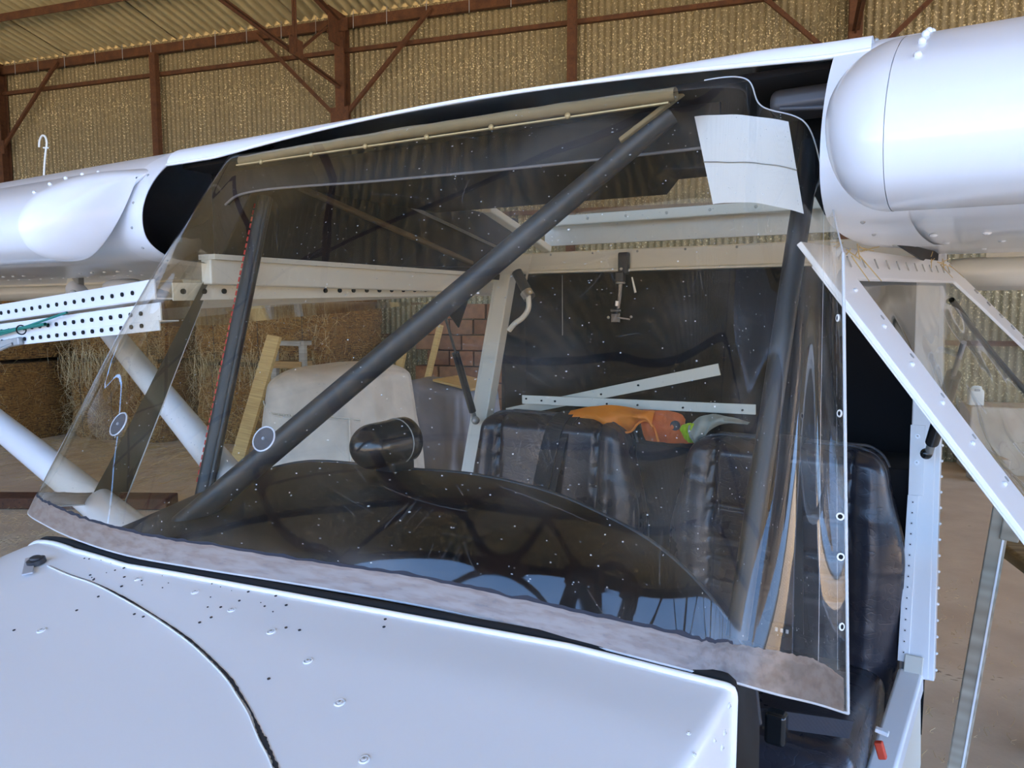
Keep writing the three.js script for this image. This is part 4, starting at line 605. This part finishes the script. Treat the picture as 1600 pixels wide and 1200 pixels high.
// --- wings, slats, flaperons, struts
const wingSec = [[-1.26, 1.752], [-1.0, 1.81], [-0.7, 1.868], [-0.45, 1.93], [-0.25, 1.938], [-0.1, 1.92], [0.0, 1.872], [0.05, 1.815], [0.066, 1.765], [0.058, 1.725], [0.02, 1.698], [-0.05, 1.689], [-0.2, 1.688], [-0.6, 1.706], [-1.0, 1.724], [-1.26, 1.738]];
const slatSec = [[-0.01, 1.866], [0.05, 1.857], [0.11, 1.842], [0.165, 1.818], [0.208, 1.788], [0.23, 1.755], [0.231, 1.726], [0.217, 1.702], [0.19, 1.688], [0.15, 1.684], [0.118, 1.692], [0.1, 1.722], [0.085, 1.765], [0.05, 1.815]];
const closedCurve = (sec, n) => new THREE.CatmullRomCurve3(sec.map(([z, y]) => V(0, y, z)), true, 'centripetal').getPoints(n).slice(0, -1);
for (const s of [-1, 1]) {
  const w = grp(plane, 'wing'), x0 = s > 0 ? 0.574 : 0.58, rows = [], prof = closedCurve(wingSec, 150), span = s > 0 ? 4.2 : 4.6;
  for (let i = 0; i <= 70; i++) { const t = i / 70, x = x0 + (span - x0) * t * (0.25 + 0.75 * t); rows.push(prof.map((p) => { const under = p.y < 1.70 && p.z < 0 ? 0.004 * Math.sin(x * 13) * Math.max(0, Math.sin(-p.z * 9)) : 0; return V(s * x, p.y + under - (s > 0 ? 0.022 * smooth(p.y, 1.86, 1.94) : 0), p.z); })); }
  add(w, 'skin', loft(rows, { closed: true, flip: s > 0 }), M.wingWhite);
  // root rib strip standing slightly proud, with small rivets
  const strip = [[], []]; for (const p of prof.filter((p) => p.z > -0.9)) { const c = V(0, 1.79, -0.3), d = p.clone().sub(c).normalize().multiplyScalar(0.0025); strip[0].push(V(s * (x0 - 0.002), p.y + d.y, p.z + d.z)); strip[1].push(V(s * (x0 + 0.085), p.y + d.y, p.z + d.z)); }
  const front = prof.map((p, i) => [p, i]).filter(([p]) => p.z > -0.5).map(([p]) => p);
  const order = closedCurve(wingSec, 150).filter((p) => p.z > -0.6).map((p) => (s > 0 ? p.clone().setY(p.y - 0.022 * smooth(p.y, 1.86, 1.94)) : p));
  const st = [order.map((p) => { const d = p.clone().sub(V(0, 1.79, -0.3)).normalize().multiplyScalar(0.003); return V(s * (x0 - 0.003), p.y + d.y, p.z + d.z); }), order.map((p) => { const d = p.clone().sub(V(0, 1.79, -0.3)).normalize().multiplyScalar(0.003); return V(s * (x0 + 0.075), p.y + d.y, p.z + d.z); })];
  add(w, 'root_strip', loft(st, { flip: s < 0 }), M.white2);
  for (const p of order.filter((_, i) => i % 9 === 2)) { add(w, 'rivet', sphere(V(s * (x0 + 0.03), p.y, p.z).add(p.clone().sub(V(0, 1.79, -0.3)).normalize().multiplyScalar(0.003)), 0.0026, 1, 1, 1, 6), M.dull); }
  // rows of rivets along the underside
  const riv = sphere(V(0, 0, 0), 0.0048, 1, 0.55, 1, 8);
  for (const [z, step, a, b] of [[-0.16, 0.055, 0.66, 2.6], [-0.42, 0.07, 0.66, 2.6], [-0.95, 0.08, 0.7, 2.2]]) for (let x = a; x < b; x += step) { const m = add(w, 'rivet', riv, M.rivet); m.position.set(s * x, z > -0.2 ? 1.6875 : z > -0.5 ? 1.697 : 1.7215, z); }
  add(w, 'rear_flange', plainBox(span - 0.7, 0.05, 0.012).translate(s * (span + 0.7) / 2, 1.722, -1.24), M.cream);

  // leading edge slat with a domed end
  const sl = grp(plane, 'wing_slat', 'white slat with rounded end'), sp = closedCurve(slatSec, 120), cen = s > 0 ? V(0, 1.772, 0.14) : V(0, 1.84, 0.05), srows = [], xs = s > 0 ? 0.648 : 0.672, dome = 0.056;
  for (let i = 0; i <= 16; i++) { const a = i / 16 * Math.PI / 2, k = Math.max(0.01, Math.sin(a)) ** 0.85, x = xs - dome * Math.cos(a); srows.push(sp.map((p) => V(s * x, lerp(cen.y, p.y, k), lerp(cen.z, p.z, k)))); }
  const cap = add(sl, 'end_cap', loft(srows, { closed: true, flip: s > 0 }), M.wingWhite);
  const brows = []; for (let i = 0; i <= 40; i++) { const x = xs + 0.0004 + (span - xs) * (i / 40) ** 1.4; brows.push(sp.map((p) => { const g = i === 0 ? 0.997 : 1; return V(s * x, lerp(1.772, p.y, g), lerp(0.14, p.z, g)); })); }
  add(sl, 'slat_skin', loft(brows, { closed: true, flip: s > 0 }), M.wingWhite);
  for (let x = xs + 0.035; x < 2.4; x += 0.06) { const m = add(sl, 'rivet', riv, M.rivet); m.position.set(s * x, 1.860, 0.035); }
  for (const [z, y] of [[0.08, 1.851], [0.11, 1.843], [0.14, 1.832], [0.168, 1.818], [0.195, 1.8]]) { const m = add(sl, 'rivet', sphere(V(0, 0, 0), 0.0042, 0.8, 0.8, 0.8, 8), M.rivet); m.position.set(s * (xs + 0.018), y, z); }
  add(sl, 'slat_bracket', merge([plainBox(0.012, 0.04, 0.09).translate(s * 1.3, 1.70, 0.09)]), M.wingWhite);

  // flaperon hanging below the trailing edge
  const fl = grp(plane, 'flaperon'), fp = closedCurve([[-1.20, 1.685], [-1.215, 1.712], [-1.26, 1.722], [-1.36, 1.702], [-1.5, 1.65], [-1.36, 1.655], [-1.25, 1.655]], 50), frows = [];
  for (const x of [0.63, 0.66, 1.5, 3, span]) frows.push(fp.map((p) => V(s * x, x < 0.65 ? lerp(1.69, p.y, 0.9) : p.y, p.z)));
  add(fl, 'skin', loft(frows, { closed: true, caps: true, flip: s > 0 }), M.cream);
  for (let x = 0.7; x < 2; x += 0.1) { const m = add(fl, 'rivet', riv, M.rivet); m.position.set(s * x, 1.658, -1.29); }
}
{ // struts of the far wing: front and rear tube meeting low on the fuselage
  const rearTop = atY(1.665, 118, 452), dirR = atX(-0.575, 333, 715);
  const rt = rearTop.clone(), rb = rt.clone().lerp(dirR, 1.25);
  const st = grp(plane, 'wing_strut'); add(st, 'tube', rod(rt, rb, 0.030, 0.030, 28), M.wingWhite); add(st, 'fitting', merge([beam(rt.clone().add(V(0, 0.05, -0.01)), rt.clone().lerp(rb, 0.03), 0.05, 0.02, V(0, 0, 1), 0.004)]), M.dull); 
  const side = V(0.02, 0.02, 0.03); for (const t of [0.06, 0.085]) add(st, 'bolt', sphere(rt.clone().lerp(rb, t).add(V(0.012, 0.012, 0.034)), 0.011), M.rivet);
  add(st, 'shoe', (() => { const d = rb.clone().sub(rt).normalize(); return beam(rt.clone().addScaledVector(d, -0.02).add(V(-0.07, 0.01, -0.02)), rt.clone().addScaledVector(d, 0.2).add(V(-0.05, -0.01, -0.02)), 0.09, 0.02, V(0, 0, 1), 0.006); })(), M.cream);
  const f0 = atZ(-0.05, -60, 617), f1 = atX(-0.60, 160, 793); const sf = grp(plane, 'wing_strut'); add(sf, 'tube', rod(f0, f0.clone().lerp(f1, 1.35), 0.030, 0.030, 28), M.wingWhite);
  const inb = grp(plane, 'wing_tank_fairing'); add(inb, 'fairing', merge([sphere(atZ(-0.95, 195, 447), 0.06, 2.2, 0.55, 1, 20), sphere(atZ(-0.8, 225, 462), 0.06, 2.4, 0.5, 1, 20)]), M.wingWhite);
}

// --- doors
{ // near door, half open on its top hinge
  const Hf = V(0.545, 1.665, 0), hd = V(0.635, 1.695, -1.1).sub(Hf).normalize(), a = R(37); let u = V(Math.sin(a), -Math.cos(a), 0); u.addScaledVector(hd, -u.dot(hd)).normalize(); const nn = hd.clone().cross(u).normalize(); // nn points up and outwards or down and inwards
  const D = (s, t, o = 0) => Hf.clone().addScaledVector(hd, s).addScaledVector(u, t).addScaledVector(nn, o);
  const d = grp(plane, 'door', 'half open white door with clear film window');
  const panel = (pts, th, o = 0, holes = []) => { const sh = new THREE.Shape(pts.map(([s, t]) => new THREE.Vector2(s, t))); for (const h of holes) sh.holes.push(new THREE.Path(h.map(([s, t]) => new THREE.Vector2(s, t)))); const g = new THREE.ExtrudeGeometry(sh, { depth: th, bevelEnabled: true, bevelThickness: 0.0012, bevelSize: 0.0012, bevelSegments: 2 }); return uvBox(g).applyMatrix4(new THREE.Matrix4().makeBasis(hd, u, nn).setPosition(D(0, 0, o))); };
  const outer = [[0.0, -0.008], [1.09, -0.008], [1.16, 0.05], [1.55, 0.36], [1.5, 0.8], [0.02, 0.8]], inner = [[0.125, 0.04], [0.115, 0.3], [0.13, 0.7], [1.38, 0.7], [1.42, 0.4], [1.05, 0.11], [0.95, 0.045]];
  const sgn = nn.dot(EYE.clone().sub(Hf)) > 0 ? 1 : -1; // the side that faces away from the cabin
  add(d, 'frame', panel(outer, 0.004, -0.002, [inner]), M.white);
  add(d, 'frame_flange', beam(D(0.002, 0.02, -sgn * 0.0034), D(0.021, 0.78, -sgn * 0.0034), 0.004, 0.003, nn, 0.001), M.wingWhite);
  for (let i = 0; i < 11; i++) add(d, 'rivet', sphere(D(0.07 + 0.004 * (i % 2), 0.06 + i * 0.052, 0.0 + (nn.dot(EYE.clone().sub(Hf)) > 0 ? 0.0035 : -0.0035)), 0.0032, 1, 1, 1, 8), M.rivet);
  for (let i = 0; i < 12; i++) add(d, 'slot', beam(D(0.13 + i * 0.075, 0.012, sgn * 0.0085), D(0.14 + i * 0.075, 0.024, sgn * 0.0035), 0.0035, 0.002, nn, 0.0008), M.dull);
  for (let i = 0; i < 9; i++) { add(d, 'button', disc(D(1.14 + i * 0.045, 0.075 + i * 0.036, sgn * 0.004), nn, 0.006, 0.004, 14), M.dull); }
  for (let i = 0; i < 10; i++) add(d, 'snap', disc(D(0.1, 0.1 + i * 0.055, sgn * 0.0036), nn, 0.0034, 0.001, 10), M.dull);
  // clear film stretched over the opening, bulged and creased
  const rows = []; for (let j = 0; j <= 44; j++) { const t = lerp(0.02, 0.74, j / 44), r = []; for (let i = 0; i <= 64; i++) { const k = i / 64, s = lerp(0.1, lerp(1.12, 1.46, smooth(t, 0.05, 0.4)), k), e = Math.sin(Math.PI * k) * Math.sin(Math.PI * clamp((t - 0.02) / 0.72, 0, 1)); r.push(D(s, t, -sgn * (0.002 + 0.075 * Math.pow(Math.max(0, e), 0.7)) + 0.02 * e * noise(s * 6, t * 9, 3) + 0.012 * e * Math.sin(s * 9 - t * 14) + 0.006 * e * Math.abs(noise(s * 14 + t * 6, t * 5, 6)))); } rows.push(r); }
  add(d, 'window_film', loft(rows), M.film, 'yellowed clear plastic film');
  add(d, 'rubber_strip', pipe([D(0.92, 0.075, -sgn * 0.02), D(1.0, 0.11, -sgn * 0.03), D(1.07, 0.17, -sgn * 0.04), D(1.13, 0.27, -sgn * 0.045), D(1.15, 0.4, -sgn * 0.04)], 0.006, 8, 50), std({ color: lin(0.06, 0.055, 0.04), roughness: 0.6 }));
  // dry grass caught along the hinge
  const g = []; for (let i = 0; i < 26; i++) { const p = D(i < 13 ? rr(0.12, 0.24) : rr(0.78, 0.98), rr(-0.01, 0.015), sgn * 0.012); g.push(rod(p, p.clone().add(V(rr(-0.03, 0.03), rr(-0.035, 0.012), rr(-0.03, 0.03))), 0.0009, 0.0006, 4)); }
  const gr = add(d, 'caught_straw', merge(g), M.straw); gr.userData.kind = 'stuff';
  const gs = grp(plane, 'gas_strut', 'black gas strut of the near door'), b0 = V(0.618, 1.285, -0.985), b1 = atZ(-0.72, 1506, 535); const m = b0.clone().lerp(b1, 0.12);
  add(gs, 'ball_joint', merge([sphere(b0.clone().add(V(-0.004, 0, 0.004)), 0.0125, 1, 1, 1, 16)]), M.blackGloss); add(gs, 'end_fitting', rod(b0, m, 0.0085, 0.0085, 16), M.dull); add(gs, 'cylinder', rod(m, b0.clone().lerp(b1, 0.75), 0.0135, 0.0135, 20), M.blackGloss); add(gs, 'piston_rod', rod(b0.clone().lerp(b1, 0.75), b1, 0.005, 0.005, 12), M.steel);
}
{ // far door, raised nearly level under the wing
  const d = grp(plane, 'door', 'wide open far door frame seen edge on'); const F0 = V(-0.6, 1.637, 0.035), F1 = V(-1.75, 1.549, 0.03), back = V(0, 0.012, -1);
  const up = V(0.076, 1, 0).normalize(), at = (t, y, z) => F0.clone().lerp(F1, t).addScaledVector(up, y).add(V(0, 0, z));
  const rail = (t0, t1, y, z, w, h) => beam(at(t0, y, z), at(t1, y, z), w, h, V(0, 0, 1), 0.001);
  add(d, 'front_flange', rail(0, 1, 0.0, 0, 0.036, 0.004), M.wingWhite); add(d, 'front_web', merge([rail(0, 1, -0.018, -0.02, 0.003, 0.04), rail(0, 1, -0.042, -0.012, 0.034, 0.004), rail(0, 1, -0.06, -0.03, 0.003, 0.04)]), M.wingWhite); add(d, 'lower_flange', rail(0.0, 1, -0.068, -0.01, 0.02, 0.004), M.wingWhite);
  for (let i = 0; i < 32; i++) { const t = 0.06 + i * 0.03; for (const [y, z] of [[-0.002, 0.003], [-0.042, -0.008], [-0.066, -0.006]]) add(d, 'lightening_hole', disc(at(t + y * 0.2, y, z), V(0, 0, 1), 0.0043, 0.003, 12), M.hole); }
  add(d, 'side_rail', merge([beam(at(1, -0.03, 0), V(-1.75, 1.6, -1.0), 0.03, 0.04, V(0, 1, 0), 0.004)]), M.wingWhite);
  add(d, 'rear_flange', beam(V(-0.62, 1.676, -1.0), V(-1.75, 1.6, -1.0), 0.03, 0.02, V(0, 1, 0), 0.003), M.cream);
  add(d, 'window_film', loft([[at(0.1, -0.01, -0.03), at(0.1, -0.01, -1)], [at(1, -0.01, -0.03), at(1, -0.01, -1)]]), M.film);
  // stiffener with holes below the hinge, seen through the windscreen
  const st = beam(V(-0.60, 1.632, 0.0), V(-0.60, 1.655, -0.92), 0.004, 0.034, V(0, 1, 0), 0.001); add(d, 'stiffener', st, M.cream);
  add(d, 'hinge_skirt', loft([[V(-0.598, 1.655, -0.02), V(-0.598, 1.66, -1.0)], [V(-0.66, 1.60, -0.1), V(-0.66, 1.64, -1.0)]]), M.cream2);
  for (let i = 0; i < 20; i++) { const k = i / 19; if (k > 0.2 && k < 0.42) continue; add(d, 'lightening_hole', disc(V(-0.598 + 0.003, lerp(1.633, 1.654, k), lerp(-0.02, -0.9, k)), V(1, 0, 0), 0.0052, 0.004, 12), M.hole); }
  add(d, 'corner_plate', prism([[-0.82, 1.64], [-0.99, 1.645], [-0.93, 1.545]], 0.004, 'x').translate(-0.61, 0, 0), M.cream);
  add(d, 'wiring', merge([pipe([at(0.95, -0.052, 0.004), at(0.7, -0.05, 0.006), at(0.52, -0.045, 0.006), at(0.34, -0.04, 0.004)], 0.004, 6, 60), pipe([at(0.95, -0.056, 0.006), at(0.66, -0.058, 0.006), at(0.5, -0.05, 0.006), at(0.26, -0.022, 0.006)], 0.0025, 6, 60)]), M.green, 'green wiring');
  add(d, 'connector', rbox(0.03, 0.012, 0.012, 0.003).translate(...at(0.58, -0.048, 0.008).toArray()), M.blue);
  add(d, 'cable_tie', ringAt(at(0.43, -0.046, 0.004), V(1, 0.1, 0), 0.010, 0.0015), M.hole);
  add(d, 'latch', merge([beam(at(0.6, -0.078, 0.0), at(0.44, -0.07, 0.0), 0.018, 0.012, V(0, 0, 1), 0.003), pipe([at(0.46, -0.075, 0.005), at(0.53, -0.088, 0.005), at(0.58, -0.1, 0.005), at(0.75, -0.1, 0.005)], 0.004, 6)]), M.dull);
  const gs = grp(plane, 'gas_strut', 'black gas strut of the far door'), b0 = V(-0.603, 1.262, -1.005), b1 = V(-0.612, 1.60, -0.86), m = b0.clone().lerp(b1, 0.08), e = b0.clone().lerp(b1, 0.62);
  add(gs, 'ball_joint', sphere(b0.clone().add(V(0.006, 0, 0.006)), 0.013, 1, 1, 1, 14), M.dull); add(gs, 'end_fitting', rod(b0, m, 0.008, 0.008, 12), M.steel); add(gs, 'cylinder', rod(m, e, 0.0115, 0.0115, 18), M.blackGloss); add(gs, 'piston_rod', rod(e, b1, 0.004, 0.004, 10), M.tube);
}

// ---------------------------------------------------------------- loose things in and around the aircraft
tagged('alloy_strip', (() => { const a = atZ(-1.05, 816, 624), b = atZ(-1.05, 1181, 640); return beam(a, b, 0.026, 0.004, V(0, 0, 1), 0.0015); })(), M.cream, 'cream drilled strip lying level across the seat tops', 'strip');
tagged('alloy_strip', (() => { const a = atZ(-1.12, 792, 645), b = atZ(-1.0, 1124, 577); return beam(a, b, 0.03, 0.004, V(0, 0, 1), 0.0015); })(), M.cream, 'cream drilled strip lying slanted, crossing the level one', 'strip');
{
  const holes = (o, list, z) => { for (const [x, y] of list) add(o, 'hole', disc(atZ(z, x, y), V(0, 0, 1), 0.0028, 0.003, 8), M.hole); };
  const s0 = scene.children.find((o) => o.name === 'alloy_strip'), s1 = scene.children.find((o) => o.name === 'alloy_strip_001');
  holes(s0, [[822, 623], [846, 626], [867, 627], [948, 631], [996, 633], [1067, 637], [1160, 641]], -1.046); holes(s1, [[939, 616], [997, 602], [1053, 592], [1109, 575]], -1.035);
  // life vest and bag on the luggage box
  const cloth = (parent, name, top, bot, z0, bulge, mat, k) => { const rows = []; for (let j = 0; j <= 22; j++) { const v = j / 22, r = []; for (let i = 0; i <= 60; i++) { const t = i / 60, a = top(t), b = bot(t), p = a.clone().lerp(b, v); p.z += z0 + bulge * Math.sin(Math.PI * v) + 0.008 * noise(t * 5 + k, v * 2, 2) + 0.004 * Math.sin(t * 16 + v * 3 + k); p.y += 0.001 * noise(t * 8, v * 4, k); r.push(p); } rows.push(r); } return add(parent, name, loft(rows), mat); };
  const line = (pts, z) => { const c = new THREE.CatmullRomCurve3(pts.map(([x, y]) => atZ(z, x, y)), false, 'centripetal'); return (t) => c.getPoint(t); };
  const vest = thing('life_vest', 'bright orange folded life vest behind the gap between the seats', 'life vest');
  cloth(vest, 'shell', line([[893, 641], [925, 635], [960, 633], [1000, 640], [1022, 642]], -1.0), line([[900, 655], [950, 668], [974, 678], [985, 675], [1000, 660], [1016, 661], [1030, 692]], -1.0), 0, 0.03, M.orange, 1);
  add(vest, 'hem', pipe([[974, 676], [986, 674], [998, 661], [1010, 657], [1020, 665], [1029, 690]].map(([x, y]) => atZ(-0.985, x, y)), 0.0035, 6, 40), M.orange);
  const bag = thing('orange_bag', 'deep orange cloth bundle right of the bright life vest', 'bundle');
  cloth(bag, 'cloth', line([[1004, 640], [1030, 641], [1060, 645], [1072, 655]], -1.03), line([[1010, 688], [1040, 692], [1070, 693], [1086, 693]], -1.02), 0, 0.025, M.orangeDeep, 4);
  add(bag, 'valve', disc(atZ(-1.0, 1055, 665), V(0, 0, 1), 0.013, 0.006, 16), M.tube); 
  const lime = thing('lime_cloth', 'small lime green cloth edge beside the orange bundle', 'cloth');
  cloth(lime, 'cloth', line([[1066, 664], [1076, 661], [1088, 662]], -1.0), line([[1066, 680], [1074, 690], [1086, 693]], -1.0), 0, 0.012, M.lime, 7);
  const rag = thing('pale_cloth', 'crumpled pale greenish cloth on top of the near seat', 'cloth');
  cloth(rag, 'cloth', line([[1076, 665], [1092, 652], [1112, 647], [1135, 650], [1172, 660]], -1.0), line([[1084, 693], [1094, 693], [1106, 676], [1125, 664], [1172, 662]], -0.99), 0, 0.02, M.paleCloth, 9);
  // curved white sheet behind the upper corner of the windscreen
  const rows = []; const c = [[1085, 182], [1232, 190], [1256, 334], [1114, 319]].map(([x, y], i) => atZ([-0.07, -0.045, -0.03, -0.055][i], x, y));
  for (let j = 0; j <= 12; j++) { const v = j / 12, r = []; for (let i = 0; i <= 24; i++) { const t = i / 24, p = c[0].clone().lerp(c[1], t).lerp(c[3].clone().lerp(c[2], t), v); p.y += 0.006 * Math.sin(Math.PI * t) * (0.6 + 0.4 * v) + 0.0003 * Math.sin(t * 16); p.z += 0.006 * Math.sin(Math.PI * t); r.push(p); } rows.push(r); }
  const whiteSheet = thing('white_sheet', 'white curved sheet behind the upper corner of the windscreen', 'sheet');
  add(whiteSheet, 'sheet', loft(rows), M.whiteSheet);
  const ln = []; for (let i = 0; i <= 20; i++) { const t = i / 20, k = rows[6][Math.round(t * 24)].clone().lerp(rows[7][Math.round(t * 24)], clamp(0.3 + t * 0.3 + 0.2 * Math.sin(t * 5), 0, 1)); k.z += 0.0015; ln.push(k); }
  add(whiteSheet, 'wire', pipe(ln, 0.0007, 5, 60), M.dull);
  // hooked rod behind the far wing
  const h = thing('hooked_wire', 'thin pale hooked wire standing up behind the far wing', 'wire');
  add(h, 'wire', pipe([[66, 330], [69, 266], [71, 240], [73, 222], [70, 213], [66, 212], [62, 219], [61, 230]].map(([x, y]) => atZ(-0.55, x, y)), 0.0035, 6, 60), M.plastic);
  add(h, 'crossbar', rod(atZ(-0.55, 68, 231), atZ(-0.55, 75, 231), 0.003, 0.003, 6), M.plastic);
  // painted prop and old trestle by the open door
  const base = V(0.93, 0, 0.05), pr = thing('support_bar', 'grey painted square bar standing on the floor below the open door', 'bar', V(0, 0, 0)); 
  const p0 = atZ(-0.75, 1567, 790), dir = atZ(-0.75, 1493, 1205).sub(p0), k = p0.y / -dir.y, foot = p0.clone().addScaledVector(dir, k);
  add(pr, 'bar', beam(p0, foot, 0.03, 0.03, V(0, 0, 1), 0.003), M.greyWood);
  add(pr, 'edge_strip', beam(p0.clone().add(V(0.009, 0, 0.0155)), foot.clone().add(V(0.009, 0, 0.0155)), 0.004, 0.003, V(0, 0, 1), 0.001), M.rivet);
  add(pr, 'top_bracket', merge([beam(p0.clone().add(V(0.012, -0.06, 0.012)), p0.clone().add(V(0.02, 0.02, 0.012)), 0.03, 0.02, V(0, 0, 1), 0.003)]), M.greyWood);
  const tt = atZ(-2.45, 1606, 868), tr = thing('trestle', 'weathered wooden trestle with a mossy board top at the right edge', 'trestle', V(tt.x, 0, tt.z));
  add(tr, 'top_board', rbox(0.72, 0.055, 0.44, 0.02).rotateY(0.35).translate(0.29, tt.y, -0.03), std({ map: greyWoodMap, color: lin(0.62, 0.55, 0.38), roughness: 0.95 }));
  add(tr, 'edge', rbox(0.72, 0.05, 0.03, 0.01).rotateY(0.35).translate(0.37, tt.y - 0.022, 0.19), M.greyWood);
  for (const [x, z] of [[0.09, 0.1], [0.48, 0.0]]) { add(tr, 'leg', rbox(0.085, tt.y, 0.085, 0.012).translate(x, tt.y / 2, z), M.greyWood); add(tr, 'collar', merge([rbox(0.125, 0.035, 0.125, 0.01).translate(x, tt.y - 0.2, z), rbox(0.11, 0.05, 0.11, 0.012).translate(x, tt.y - 0.24, z), rbox(0.115, 0.03, 0.115, 0.01).translate(x, tt.y - 0.42, z)]), M.greyWood); }
}
for (const o of scene.children) o.traverse?.((m) => { if (m.isMesh) { m.castShadow = true; m.receiveShadow = true; } });
renderer.render(scene, camera);
